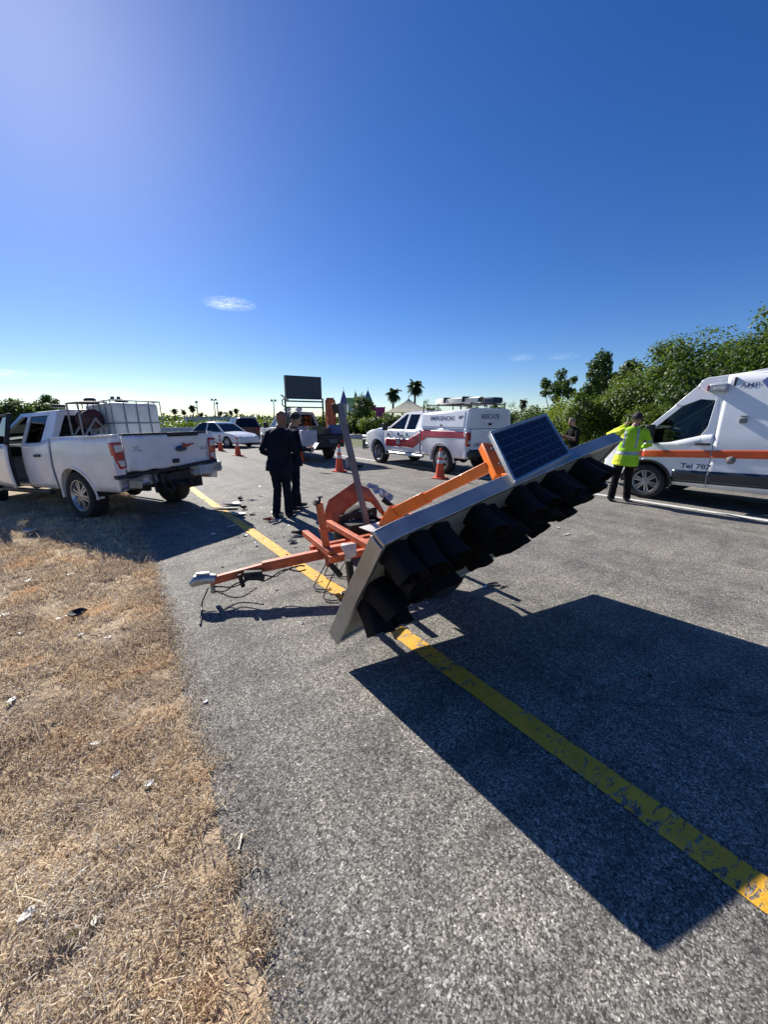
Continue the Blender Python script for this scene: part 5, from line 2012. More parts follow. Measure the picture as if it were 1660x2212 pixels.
pp = mb.build('paper_sheet', mat('white_paper', (.75, .75, .74), .8), solid=.004)
pp.location = P2_.location
pp.rotation_euler = P2_.rotation_euler
tag(pp, 'white paper form held in the hands of the officer on the right', 'paper')

# the hi-vis worker on the phone
def vest_col(c, t_, i):
    if t_ != 'shirt':
        return i
    if .965 < c.z < 1.03 and abs(c.x) < .26:
        return 4
    if 1.20 < c.z < 1.24 and abs(c.x) > .24:
        return 4
    if 1.10 < c.z < 1.5 and .085 < abs(c.x - .06 * (c.z - .9)) < .125 and abs(c.y) > .05:
        return 4
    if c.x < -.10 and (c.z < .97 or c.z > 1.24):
        return 5  # left side of the jacket painted in its sunlit tone
    return i
vp = dict(lean=(.07, .03), head=(.01, .03), turn=12, tilt=-6, lleg=((-.13, .07, .50), (-.17, .0, .09)), rleg=((.08, .11, .50), (.12, .13, .09)),
          larm=((-.37, .17, 1.33), (-.09, .13, 1.52)), rarm=((.36, -.02, 1.18), (.24, .24, 1.08)), larm_hand=(.45, -.1, .8), larm_palm=(1, -.2, 0), larm_curl=.55, rarm_palm=(-1, 0, 0), hem=.74)
P3_, H3 = human('person', 'person in a lime hi-vis jacket and black trousers holding a phone to the left ear', (8.38, 3.53, 0), R(-62), dict(skin=SKIN_B, shirt=HIVIS, pants=BLACKT, shoe=SHOE, hair=HAIRM, cap=mat('black_cap', (.012, .012, .014), .8), extra=[REFL, HIVIS_LIT]), vp, vest_col, fat=1.12)
mb = MB()
mb.box((-.062, .125, 1.60), (.012, .075, .15), Matrix.Rotation(R(20), 3, 'X'))
ph = mb.build('phone', mat('pale_phone', (.55, .52, .50), .3), bev=.004)
ph.location, ph.rotation_euler = P3_.location, P3_.rotation_euler
tag(ph, 'small phone held to the ear of the hi-vis worker', 'phone')

# bystander in black beyond the solar panel
bp = dict(lean=(.0, .05), head=(0, .06), turn=0, tilt=-18, larm=((-.27, .12, 1.14), (-.06, .33, 1.24)), rarm=((.27, .12, 1.14), (.06, .33, 1.22)), sleeve='short', larm_palm=(1, 0, .2), rarm_palm=(-1, 0, .2), larm_curl=.7, rarm_curl=.7)
P4_, H4 = human('person', 'person in a black short-sleeved shirt beyond the solar panel with forearms raised', (10.75, 5.95, 0), R(62), dict(skin=SKIN_B, shirt=BLACKT, pants=mat('grey_trousers', (.10, .10, .11), .9), shoe=SHOE, hair=mat('sandy_hair', (.22, .17, .11), .7, 0, .2, 40)), bp, scale=.95)
mb = MB()
mb.box((0, .415, 1.245), (.075, .012, .15), Matrix.Rotation(R(-35), 3, 'X'))
ph = mb.build('phone', BLACKPL, bev=.004)
ph.location, ph.rotation_euler, ph.scale = P4_.location, P4_.rotation_euler, P4_.scale
tag(ph, 'dark phone in the raised hands of the person in black', 'phone')

# ================================================================== cones
CONEO = mat('cone_orange', (.78, .085, .018), .5, 0, .10, 6, dirt=.15)
COLLAR = mat('cone_collar', (.66, .62, .60), .4, 0, .08, 14)
def cone(loc, label, rz, big=True):
    r = empty('traffic_cone', loc, R(rz))
    tag(r, label, 'cone', 'orange traffic cones closing the lane')
    h = .86
    mb = MB()
    prof = [(.145, .035), (.135, .06), (.033, h - .02), (.028, h), (.018, h), (.018, h - .03)]
    mb.lathe(prof, axis='z', n=26)
    b = mb.build('cone_body', CONEO, r, smooth=40)
    mb = MB()
    mb.box((0, 0, .0175), (.36, .36, .035))
    mb.build('cone_base', mat('cone_base_black', (.03, .022, .02), .7) if not big else CONEO, r, bev=.008)
    def rad(z):
        return .135 + (.033 - .135) * (z - .06) / (h - .08) + .003
    for z0, z1 in ((.43, .53), (.60, .75)):
        mb = MB()
        mb.lathe([(rad(z0) - .002, z0), (rad(z0), z0 + .002), (rad(z1), z1 - .002), (rad(z1) - .002, z1)], axis='z', n=26)
        mb.build('reflective_collar', COLLAR, b, smooth=40)
    return r
cone((7.56, 8.00, 0), 'nearest orange cone, standing by the rear wheel of the rescue truck', 10)
cone((5.93, 10.95, 0), 'orange cone with a small litter heap beside it, behind the grey trailer post', 30)
cone((6.08, 14.4, 0), 'orange cone just right of the two officers, under the sign truck', 5)
cone((4.75, 18.5, 0), 'fourth orange cone, the nearer of the pair by the white sedan', 22)
cone((4.73, 21.8, 0), 'farthest orange cone, right beside the pickup tailgate in view', 40)
# ================================================================== guardrail
GR = empty('guardrail', (11.75, 20, 0))
tag(GR, 'galvanised steel guardrail along the right shoulder beyond the rescue truck', 'guardrail')
def rail_beam(y0, y1):
    mb = MB()
    prof = [(-.02, .50), (-.06, .54), (-.06, .58), (-.01, .62), (-.01, .65), (-.06, .69), (-.06, .73), (-.02, .77)]
    mb.grid([[(x, y, z) for x, z in prof] for y in (y0, y1)])
    return mb.build('rail_beam', STEEL, GR, smooth=40, solid=.004)
for k in range(14):
    rail_beam(-5 + 3.8 * k, -5 + 3.8 * (k + 1) - .01)
for k in range(27):
    mb = MB()
    mb.box((.05, -5 + 1.9 * k, .36), (.10, .15, .80))
    mb.build('post', mat('guardrail_post', (.12, .11, .10), .7, .3), GR, bev=.006)

# ================================================================== vegetation
def leaves(mb, centre, rad, n, size, rnd, shell=.55, flat=.0):
    c = V(centre)
    rx, ry, rz = rad if isinstance(rad, (tuple, list)) else (rad,) * 3
    for _ in range(n):
        u = V(rnd.gauss(0, 1), rnd.gauss(0, 1), rnd.gauss(0, 1)).normalized()
        k = shell + (1 - shell) * rnd.random() ** .6
        k *= 1 + .22 * noise.noise(u * 2.2 + c)
        p = c + V(u.x * rx * k, u.y * ry * k, u.z * rz * k)
        nn = (u + V(rnd.uniform(-.9, .9), rnd.uniform(-.9, .9), rnd.uniform(-.4, 1.0))).normalized()
        t = nn.cross(V(rnd.uniform(-1, 1), rnd.uniform(-1, 1), rnd.uniform(-1, 1))).normalized()
        b = nn.cross(t)
        s = size * rnd.uniform(.55, 1.3)
        mb.add([p - t * s * .5, p + b * s * .36 - nn * s * .08, p + t * s * .5 - nn * s * .12, p - b * s * .36 - nn * s * .08], [(0, 1, 2, 3)])
LEAFM = leaf_mat('leaf_green', (.022, .050, .010), (.14, .21, .032), .45, .42)
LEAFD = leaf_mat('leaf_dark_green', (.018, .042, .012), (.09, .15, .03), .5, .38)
LEAFY = leaf_mat('leaf_yellow_green', (.055, .10, .014), (.24, .30, .04), .6, .48)
BARK = mat('bark', (.11, .085, .062), .95, 0, .25, 9, bmp=.8, bscale=25)
def tree(label, base, trunk_h, blobs, n, size, m, cat='tree', name='tree', group=None, tr=.14, seed=1, lean=(0, 0)):
    """base Empty > trunk (with limbs), crown (leaf clumps in uneven blobs)"""
    rnd = random.Random(seed)
    r = empty(name, base)
    tag(r, label, cat, group)
    mb = MB()
    top = V(lean[0], lean[1], trunk_h)
    mb.path([(0, 0, -.3), V(lean[0] * .2, lean[1] * .2, trunk_h * .35), V(lean[0] * .6, lean[1] * .6, trunk_h * .7), top], [tr * 1.3, tr, tr * .85, tr * .6], 9)
    for (c, rad) in blobs:
        c = V(c)
        st = V(lean[0] * .5, lean[1] * .5, trunk_h * rnd.uniform(.5, .95))
        md = st.lerp(c, .55) + V(rnd.uniform(-.2, .2), rnd.uniform(-.2, .2), -.1)
        mb.path([st, md, c, c + V(rnd.uniform(-.3, .3), rnd.uniform(-.3, .3), .4) * (rad if not isinstance(rad, tuple) else rad[2])], [tr * .5, tr * .33, tr * .18, tr * .08], 6)
    mb.build('trunk', BARK, r, smooth=60)
    mb = MB()
    tot = sum((b[1] if not isinstance(b[1], tuple) else sum(b[1]) / 3) ** 2 for b in blobs)
    for (c, rad) in blobs:
        a = (rad if not isinstance(rad, tuple) else sum(rad) / 3) ** 2
        k = int(n * a / tot)
        leaves(mb, c, rad, k, size, rnd)
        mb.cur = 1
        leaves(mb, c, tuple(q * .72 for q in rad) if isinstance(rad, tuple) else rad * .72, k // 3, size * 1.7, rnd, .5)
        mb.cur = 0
        # sub-clumps break the outline
        R0 = rad if not isinstance(rad, tuple) else sum(rad) / 3
        for _ in range(7):
            u = V(rnd.gauss(0, 1), rnd.gauss(0, 1), abs(rnd.gauss(0, 1))).normalized()
            leaves(mb, V(c) + u * R0 * rnd.uniform(.75, 1.02), R0 * rnd.uniform(.22, .38), max(12, k // 14), size, rnd, .3)
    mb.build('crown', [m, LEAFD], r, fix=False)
    return r
def far(px_ang, d):
    a = R(px_ang)
    return V(math.sin(a) * d, math.cos(a) * d, 0)
# --- vine-covered bank on the right (behind ambulance and bystanders)
G1 = 'vine-covered trees on the right bank'
def wall_tree(label, ang, d, h, w, seed, m, n=5200, size=.17):
    b = far(ang, d)
    rnd = random.Random(seed)
    blobs = [((0, 0, h * .62), (w, w, h * .40))]
    for _ in range(5):
        blobs.append(((rnd.uniform(-w, w) * .8, rnd.uniform(-w, w) * .8, h * rnd.uniform(.25, .85)), w * rnd.uniform(.35, .6)))
    for _ in range(3):
        blobs.append(((rnd.uniform(-w, w), rnd.uniform(-w, w), h * .12), w * rnd.uniform(.4, .6)))
    return tree(label, b, h * .7, blobs, n, size, m, seed=seed, group=G1)
wall_tree('tallest vine-covered tree, rising above the ambulance at the right edge', 80, 19, 4.6, 2.4, 11, LEAFM, 22000, .10)
wall_tree('dense round leafy tree just left of the ambulance roof', 73.0, 18.5, 4.7, 1.75, 12, LEAFM, 18000, .095)
wall_tree('broad vine-covered tree above the hi-vis worker', 69.3, 19, 3.5, 1.7, 13, LEAFM, 16000, .09)
wall_tree('low bushy tree between the hi-vis worker and the person in black', 64.8, 20, 2.7, 1.7, 14, LEAFM, 16000, .095)
wall_tree('low shrubby tree behind the person in black', 60.5, 22, 2.0, 1.8, 15, LEAFY, 9000, .10)
wall_tree('dark leafy tree behind the ambulance windscreen', 76, 15.5, 3.3, 1.6, 16, LEAFD, 12000, .095)
wall_tree('leafy tree behind the ambulance body at the right edge', 84, 14.5, 3.6, 1.9, 17, LEAFM, 6000, .11)
wall_tree('low hedge-like tree right of the rescue truck', 56.5, 26, 1.7, 2.0, 18, LEAFD, 5000, .13)
# --- two open-crowned trees against the sky
rt_ = random.Random(5)
tree('slender open-crowned tree with bare limbs standing against the sky', far(58.7, 34), 3.0, [((rt_.uniform(-1.5, 1.5), rt_.uniform(-.8, .8), rt_.uniform(3.5, 4.9) - .25 * abs(q - 6) * .3), rt_.uniform(.28, .5)) for q in range(13)], 1500, .15, LEAFD, seed=21, tr=.10)
tree('taller ragged tree right of the slender open-crowned tree', far(63.3, 31), 4.2, [((-.1, 0, 5.6), .5), ((.5, 0, 5.3), .42), ((-.6, .2, 5.1), .5), ((.2, 0, 4.8), .5), ((1.0, .2, 4.9), .38), ((-1.0, 0, 4.4), .5), ((1.6, 0, 4.5), .3), ((.4, 0, 4.1), .6), ((-.5, .2, 3.7), .65), ((.9, 0, 3.5), .6), ((-1.1, .3, 3.2), .6), ((.1, .3, 2.8), .8)], 3000, .15, LEAFD, seed=22, tr=.13)
tree('small tuft-topped sapling standing out above the vine-covered bank', far(66.3, 24), 3.9, [((0, 0, 4.1), .5), ((.5, 0, 3.9), .4), ((-.3, .2, 3.4), .6)], 900, .16, LEAFD, seed=23, tr=.08)
# --- left clump beyond the pickup
tree('large dark spreading tree at the far left beyond the pickup', far(-8.2, 46), 1.6, [((-2.4, 0, 1.9), 1.3), ((.2, 0, 2.1), 1.3), ((2.6, 0, 1.9), 1.2), ((-4.5, .5, 1.8), 1.2), ((1.3, 0, .9), 1.2), ((-1.3, 0, .9), 1.2)], 6500, .2, LEAFD, seed=31, tr=.3)
tree('rounded dark tree right of the far left spreading tree', far(-5.2, 50), 2.4, [((0, 0, 2.5), 1.25), ((1.3, 0, 1.6), 1.0), ((-1.2, .3, 1.8), 1.0), ((.4, 0, 1.0), 1.3)], 4200, .2, LEAFD, seed=32, tr=.25)
# --- shrubs around the painted towers
for k, (ang, d, h, w, lab, m_) in enumerate(((26.2, 40, 1.9, 1.2, 'olive shrub between the sign truck and the grey post', LEAFY), (30.3, 37, 1.5, 1.4, 'green shrub below the pale tower', LEAFM), (33.6, 35, 1.9, 1.6, 'bushy green shrub below the pink block', LEAFM), (36.6, 34, 1.7, 1.3, 'leafy shrub beside the rescue truck bonnet', LEAFD), (31.9, 43, 4.3, 1.1, 'narrow dark tree between the pale and the red tower', LEAFD), (41.5, 60, 3.9, 2.0, 'round dark tree behind the rescue truck cab', LEAFD), (52.0, 52, 3.0, 2.2, 'low dark tree right behind the rescue truck cap', LEAFD), (47.5, 58, 3.3, 1.8, 'dark tree behind the middle of the rescue truck cap', LEAFD))):
    rnd = random.Random(50 + k)
    tree(lab, far(ang, d), h * .5, [((0, 0, h * .6), (w, w, h * .4))] + [((rnd.uniform(-w, w) * .8, rnd.uniform(-w, w) * .8, h * rnd.uniform(.15, .75)), w * .45) for _ in range(5)], 2300, .17, m_, seed=60 + k, tr=.09)

# --- palms
PALM = leaf_mat('palm_green', (.018, .038, .012), (.06, .095, .03), .5, .25)
def palm_proto(h, seed, fronds=46, fl=1.35):
    rnd = random.Random(seed)
    r = empty('palm_tree', (0, 0, 0))
    mb = MB()
    mb.path([(0, 0, -.3), (.05, 0, h * .4), (.12, 0, h * .8), (.15, 0, h)], [.22, .17, .15, .13], 8)
    mb.build('trunk', BARK, r, smooth=60)
    mb = MB()
    for k in range(fronds):
        a = rnd.uniform(0, 2 * math.pi)
        el = rnd.uniform(-1.1, 1.3)
        L = fl * rnd.uniform(.75, 1.1)
        p = V(.15, 0, h)
        d = V(math.cos(a) * math.cos(el), math.sin(a) * math.cos(el), math.sin(el))
        sd = V(-math.sin(a), math.cos(a), 0)
        for i in range(9):
            q = p + d * (L / 9)
            d = (d + V(0, 0, -.16)).normalized()
            w = .42 * math.sin(math.pi * (i + 1.2) / 10.5)
            for s in (-1, 1):
                for j in (0, .5):
                    b = p.lerp(q, j)
                    mb.add([b, b + d * .10, b + sd * s * w + d * .22 + V(0, 0, -.16), b + sd * s * w * .95 + d * .16 + V(0, 0, -.18)], [(0, 1, 2, 3)])
            p = q
    mb.build('crown', PALM, r, fix=False)
    return r
pa = palm_proto(5.4, 3)
tag(pa, 'palm tree with a round crown just left of the tent roof', 'palm')
pa.location = far(36.3, 62)
pb = palm_proto(6.2, 5, 52, 1.4)
tag(pb, 'taller palm tree right behind the tent roof', 'palm')
pb.location = far(39.4, 60)
pc = palm_proto(4.4, 8, 34, 1.25)
tag(pc, 'row of small far palms left of the light poles', 'palm')
row = [(7.2, 140, 'leftmost small far palm, just right of the pickup tank'), (8.3, 138, 'second small far palm right of the pickup tank'), (9.4, 128, 'taller far palm standing before the first light pole'), (10.3, 145, 'low far palm right of the first light pole'), (12.6, 160, 'first palm of the far cluster right of the twin light poles'), (13.3, 165, 'second palm of the far cluster right of the twin light poles'), (14.0, 158, 'third palm of the far cluster right of the twin light poles'), (14.7, 162, 'tallest palm at the right end of the far cluster'), (54.2, 90, 'far palm showing right of the rescue truck cap'), (50.5, 95, 'far palm showing above the rescue truck hatch')]
for k, (ang, d, lab) in enumerate(row):
    o = pc if k == 0 else copy_tree(pc)
    o.location = far(ang, d)
    o.rotation_euler = (0, 0, k * 1.3)
    o.scale = (1, 1, (.95, .9, 1.1, .75, .9, .85, .95, 1.1, 1.15, 1.0)[k])
    tag(o, lab, 'palm', 'small palms on the horizon')

# --- the far tree line: reads as one mass
mb = MB()
rnd = random.Random(77)
for k in range(420):
    ang = rnd.uniform(-22, 88)
    d = rnd.uniform(150, 210)
    b = far(ang, d)
    h = rnd.uniform(1.6, 3.4) * (1.0 if ang < 40 else 1.2)
    leaves(mb, b + V(0, 0, h * .5), (rnd.uniform(2.5, 5), rnd.uniform(2.5, 5), h * .6), 42, 1.3, rnd, .5)
tag(mb.build('tree_line', LEAFD, fix=False), 'low dark line of trees along the horizon', 'trees', kind='stuff')
mb = MB()
for k in range(330):
    ang = rnd.uniform(-16, 24)
    d = rnd.uniform(62, 88)
    b = far(ang, d)
    h = rnd.uniform(.8, 1.5)
    leaves(mb, b + V(0, 0, h * .4), (rnd.uniform(1.2, 2.4), rnd.uniform(1.2, 2.4), h * .7), 46, .5, rnd, .4)
tag(mb.build('scrub', LEAFM, fix=False), 'green roadside scrub in the middle distance beyond the pickup', 'scrub', kind='stuff')

# ================================================================== far buildings, poles and tent
LOWW = mat('pale_wall', (.55, .55, .53), .8, 0, .08, .5)
SLATE = mat('slate_roof', (.10, .10, .11), .8, 0, .1, 1)
lb = empty('low_building', far(12.6, 100), R(-12.6))
tag(lb, 'long low white building on the horizon beyond the white sedan', 'building')
mb = MB()
mb.box((0, 0, 1.0), (15, 5, 2.0))
wl = mb.build('wall', LOWW, lb)
mb = MB()
mb.box((0, 0, 2.06), (15.6, 5.6, .12))
mb.build('roof', mat('white_roof', (.66, .66, .65), .6), lb)
for k in range(6):
    mb = MB()
    mb.box((-6.2 + 2.5 * k, -2.52, .95), (1.1, .06, .8))
    mb.build('window', GLASSD, lb)
fw_ = empty('boundary_wall', far(6.2, 44), R(-9))
tag(fw_, 'low pale concrete wall crossing behind the pickup and the sedan', 'wall')
for k in range(9):
    mb = MB()
    mb.box((-7.6 + 1.9 * k, 0, .42), (1.88, .18, .84 + .01 * (k % 2)))
    mb.build('wall_panel', LOWW, fw_, bev=.02)
# painted fairground-like towers
def tower(label, ang, d, w, z0, z1, m_, roofc, rh, group=None, dep=None, name='painted_tower'):
    r = empty(name, far(ang, d), R(-ang))
    tag(r, label, 'tower', group)
    mb = MB()
    mb.box((0, 0, (z0 + z1) / 2), (w, dep or w, z1 - z0))
    wl_ = mb.build('wall', m_, r, bev=.03)
    mb = MB()
    mb.box((0, 0, z1 + .05), (w * 1.12, (dep or w) * 1.12, .14))
    mb.build('cornice', m_, r, bev=.02)
    for k in range(2):
        zz = z0 + (z1 - z0) * (.42 + .3 * k)
        mb = MB()
        mb.box((0, -(dep or w) / 2 - .01, zz), (w * .22, .04, (z1 - z0) * .13))
        mb.build('window', SLATE, wl_)
    if roofc:
        mb = MB()
        n = 10
        mb.lathe([(w * .62, z1 + .12), (w * .50, z1 + .12 + rh * .18), (w * .20, z1 + .12 + rh * .72), (.02, z1 + .12 + rh)], axis='z', n=n)
        rf = mb.build('spire_roof', roofc, r, smooth=30)
        mb = MB()
        mb.tube((0, 0, z1 + .1 + rh), (0, 0, z1 + .1 + rh * 1.22), .03, n=6)
        mb.build('finial', SLATE, rf)
    return r
GT = 'painted towers beyond the guardrail'
tower('grey tower with a purple-blue spire behind the grey trailer post', 29.3, 66, 1.15, 0, 4.0, mat('tower_grey', (.30, .31, .36), .8), mat('spire_purple', (.12, .10, .26), .6), 2.1, GT)
tower('pale blue-grey tower block with a green top', 30.75, 62, 1.9, 0, 4.0, mat('tower_pale_blue', (.44, .52, .54), .8), None, 0, GT)
tower('slim green turret above the pale tower block', 31.0, 63.2, .55, 4.4, 4.75, mat('turret_green', (.20, .42, .20), .8), mat('spire_green', (.10, .22, .16), .6), 1.0, GT)
mb = MB()
o = mb.box((0, 0, .32), (2.3, 2.3, .64)).build('green_parapet', mat('parapet_green', (.24, .46, .18), .8), bev=.04, loc=far(30.75, 62) + V(0, 0, 4.12), rot=(0, 0, R(-30.75)))
tag(o, 'bright green parapet crowning the pale tower block', 'parapet')
tower('dark red tower with a blue spire', 32.75, 64, 1.25, 0, 4.25, mat('tower_red', (.30, .10, .085), .8), mat('spire_blue', (.05, .13, .32), .6), 1.75, GT)
tower('brick red block joining the towers', 33.35, 65, 1.2, 0, 3.7, mat('block_red', (.36, .13, .10), .8), None, 0, GT)
tower('bright pink block at the right of the towers', 34.5, 64, 1.55, 0, 3.35, mat('block_pink', (.55, .06, .22), .7), None, 0, GT)
# tent with a peaked canopy
tn = empty('peaked_tent', far(38.6, 40), R(-38.6))
tag(tn, 'cream peaked tent canopy rising behind the rescue truck cab', 'tent')
CANV = mat('cream_canvas', (.66, .58, .40), .8, 0, .08, 2)
mb = MB()
for k in range(4):
    a0, a1 = R(45 + 90 * k), R(135 + 90 * k)
    rows = []
    for i in range(9):
        t = i / 8
        rr_ = 3.1 * (1 - t) ** 1.25 + .05
        z = 2.25 + 1.35 * t ** 1.0
        rows.append([(rr_ * math.cos(a0) * (1 - s) + rr_ * math.cos(a1) * s, rr_ * math.sin(a0) * (1 - s) + rr_ * math.sin(a1) * s, z) for s in (0, .5, 1)])
    mb.grid(rows)
cn = mb.build('canopy', CANV, tn, smooth=30)
mb = MB()
for k in range(4):
    a = R(45 + 90 * k)
    mb.tube((3.0 * math.cos(a), 3.0 * math.sin(a), 0), (3.0 * math.cos(a), 3.0 * math.sin(a), 2.3), .05)
mb.build('tent_poles', STEEL, tn, smooth=60)
mb = MB()
mb.tube((0, 0, 3.5), (0, 0, 3.95), .04)
mb.build('canopy_tip', CANV, cn, smooth=60)
# light poles
def pole(label, ang, d, h, heads, arm=.0):
    r = empty('light_pole', far(ang, d), R(-ang))
    tag(r, label, 'light pole', 'slender light poles on the horizon')
    mb = MB()
    mb.path([(0, 0, -.3), (0, 0, h * .6), (0, 0, h)], [.16, .13, .10], 8)
    mb.build('pole', GREYMET, r, smooth=60)
    mb = MB()
    mb.beam((-heads * .55, 0, h), (heads * .55, 0, h), .12, .12)
    mb.build('cross_arm', GREYMET, r)
    for k in range(heads):
        x = (k - (heads - 1) / 2) * .95
        mb = MB()
        mb.box((x, -.1, h + .28), (.6, .35, .45))
        mb.build('lamp_head', GREYMET, r, bev=.05)
pole('slim light pole above the first far palms', 9.9, 120, 5.9, 1)
pole('tall twin-lamp light pole right of the first slim pole', 12.0, 130, 7.0, 2)
pole('shorter slim light pole close beside the twin-lamp pole', 12.35, 118, 5.6, 1)
pole('two-headed light pole standing left of the message board', 19.6, 120, 6.6, 2)
pole('thin bare light pole right of the orange lift mast', 27.2, 60, 3.6, 1)
pole('small antenna-like pole rising above the pickup tank', 1.2, 90, 5.2, 2)
pole('light pole rising behind the rescue truck cap', 49.3, 110, 4.9, 1)

# ================================================================== thin fair-weather clouds
def cloud_mat(seed, dens):
    m, n, out = _new('cloud_vapour')
    co = coords(n, 'Object')
    t = noisetex(n, coords(n, 'Object', (1.3, 1.3, 3.0)), 1.5, 9, .72, 1.4)
    t.inputs['Scale'].default_value = 1.5 + .13 * seed
    ln = N(n, 'ShaderNodeVectorMath', operation='LENGTH')
    n.links.new(co, ln.inputs[0])
    e = N(n, 'ShaderNodeMapRange')
    e.inputs['From Min'].default_value = 1.0
    e.inputs['From Max'].default_value = .15
    n.links.new(ln.outputs['Value'], e.inputs[0])
    r = ramp(n, t.outputs[0], [(.50, 0.0), (.68, 1.0)])
    mu = N(n, 'ShaderNodeMath', operation='MULTIPLY')
    n.links.new(r.outputs[0], mu.inputs[0])
    n.links.new(e.outputs[0], mu.inputs[1])
    m2 = N(n, 'ShaderNodeMath', operation='MULTIPLY')
    n.links.new(mu.outputs[0], m2.inputs[0])
    m2.inputs[1].default_value = dens
    v = N(n, 'ShaderNodeVolumePrincipled')
    v.inputs['Color'].default_value = (.96, .97, 1, 1)
    v.inputs['Anisotropy'].default_value = .35
    n.links.new(m2.outputs[0], v.inputs['Density'])
    n.links.new(v.outputs[0], out.inputs['Volume'])
    return m
def cloud(label, ang, elev, d, size, seed, dens=.02):
    mb = MB()
    mb.ball((0, 0, 0), 1.0, 20, 14)
    p = far(ang, d)
    p.z = d * math.tan(R(elev))
    o = mb.build('cloud', cloud_mat(seed, dens), loc=p, rot=(0, 0, R(-ang)))
    o.scale = size
    tag(o, label, 'cloud', 'thin clouds in the blue sky')
for k, (a, e, sx, sz, lab, dn) in enumerate(((14.87, 13.96, 165, 34, 'largest small white cloud, alone in the middle of the sky', .024), (53.65, 7.87, 90, 20, 'thin cloud streak above the right-hand trees', .014), (58.53, 7.73, 110, 16, 'faint cloud wisp right of the thin streak', .009), (-7.91, 4.58, 110, 24, 'small white cloud at the left edge above the dark trees', .014), (-3.92, 4.68, 90, 12, 'faint wisp right of the left edge cloud', .008), (1.96, 2.69, 130, 46, 'pale puffy cloud low above the pickup tank', .006), (-8.06, 2.02, 120, 40, 'pale low cloud behind the far left trees', .007), (-0.7, 2.86, 70, 40, 'faint low puff left of the pale puffy cloud', .005))):
    cloud(lab, a, e, 2600, (sx, 120, sz), k, dn)
# ================================================================== crash debris and litter
DEB = dict(white=mat('scrap_white', (.70, .69, .66), .5, 0, .1, 14), grey=mat('scrap_grey', (.26, .27, .29), .5, 0, .2, 12), black=mat('scrap_black', (.015, .015, .016), .6, 0, .2, 12),
           silver=mat('scrap_silver', (.45, .47, .50), .35, .6, .15, 12), red=mat('scrap_red', (.25, .02, .02), .35, 0, .2, 12), green=mat('scrap_green', (.05, .26, .20), .4, 0, .15, 12),
           cream=mat('scrap_cream', (.66, .64, .50), .6, 0, .1, 14), tan=mat('scrap_tan', (.42, .36, .27), .7, 0, .15, 14))
def scrap_mesh(seed, w, l, h, curl):
    rnd = random.Random(seed)
    n = 7
    ring = []
    for k in range(n):
        a = 2 * math.pi * k / n + rnd.uniform(-.3, .3)
        r_ = rnd.uniform(.6, 1.1)
        ring.append((math.cos(a) * w / 2 * r_, math.sin(a) * l / 2 * r_))
    def zz(x, y):
        return h * (.25 + curl * (abs(x) / w + abs(y) / l) * rnd.uniform(.7, 1.2))
    top = [(x, y, zz(x, y) + .002) for x, y in ring] + [(0, 0, h * .3 + .002)]
    t = max(.0025, h * .22)
    lowest = min(p[2] for p in top) - t
    top = [(x, y, z - lowest + .001) for x, y, z in top]
    bot = [(x, y, max(.0005, z - t)) for x, y, z in top]
    mb = MB()
    mb.add(top + bot, [(k, (k + 1) % n, n) for k in range(n)] + [(n + 1 + (k + 1) % n, n + 1 + k, 2 * n + 1) for k in range(n)] + [(k, n + 1 + k, n + 1 + (k + 1) % n, (k + 1) % n) for k in range(n)])
    return mb
def scrap(name, label, cat, x, y, w, l, h, m, rz=0, seed=0, curl=.8, group=None, z=0):
    mb = scrap_mesh(seed, w, l, h, curl)
    return tag(mb.build(name, DEB[m], loc=(x, y, z), rot=(0, 0, R(rz))), label, cat, group)
# litter in the straw
LABS = ['white scrap in the straw high on the verge, nearest the pickup shadow', 'white scrap just left of the small black car part', 'white scrap at the left picture edge, level with the black part', 'tiny white scrap in the straw near the road edge, level with the trailer tongue', 'largest white scrap alone near the left picture edge', 'white scrap in the middle of the verge', 'small white scrap close to the road edge below the middle', 'cream scrap near the bottom of the verge', 'white scrap at the bottom left of the verge', 'grey scrap between two white scraps mid-verge', 'cream scrap in the pickup shadow edge on the verge', 'tiny white scrap right of the large left edge one', 'tiny white scrap below the left edge scraps']
gl_ = 'white litter scraps in the straw'
lit = [(-0.554, 5.086, .10, 'white'), (-0.533, 3.962, .10, 'white'), (-0.935, 4.341, .12, 'white'), (-0.215, 3.357, .06, 'white'), (-0.681, 2.874, .075, 'white'), (-0.268, 2.198, .06, 'white'), (-0.063, 1.787, .045, 'white'), (-0.252, 1.306, .05, 'cream'), (-0.446, 1.452, .06, 'white'), (-0.19, 1.928, .05, 'grey'), (-0.875, 5.121, .12, 'cream'), (-0.39, 3.519, .05, 'white'), (-0.771, 3.85, .05, 'white')]
for k, (x, y, w_, m_) in enumerate(lit):
    v = V(x, y, 0)
    scrap('litter_scrap', LABS[k], 'litter', v.x, v.y, w_, w_ * random.uniform(.5, .9), .02, m_, random.uniform(0, 180), k, curl=.5, group=gl_, z=max(0.0, verge_h(v.x, v.y)) + .008)
v = V(-1.146, 7.409, 0)
scrap('car_part', 'torn grey and white car part on the verge in front of the pickup', 'debris', v.x, v.y, .22, .14, .10, 'silver', 20, 91, z=.02)
v = V(-0.417, 3.928, 0)
scrap('car_part', 'small black car part among the straw beside a white scrap', 'debris', v.x, v.y, .16, .10, .07, 'black', 35, 92, z=.02)
v = V(0.254, 2.231, 0)
scrap('litter_scrap', 'single white scrap on the asphalt near the verge edge', 'litter', v.x, v.y, .045, .04, .014, 'white', 10, 93)
v = V(0.209, 1.3, 0)
mb = MB()
mb.beam((-.002, -.028, .006), (.003, .030, .008), .008, .007)
tag(mb.build('plastic_stick', DEB['cream'], loc=(v.x, v.y, 0), rot=(0, 0, R(-24))), 'short cream plastic stick at the verge edge in the foreground', 'litter')
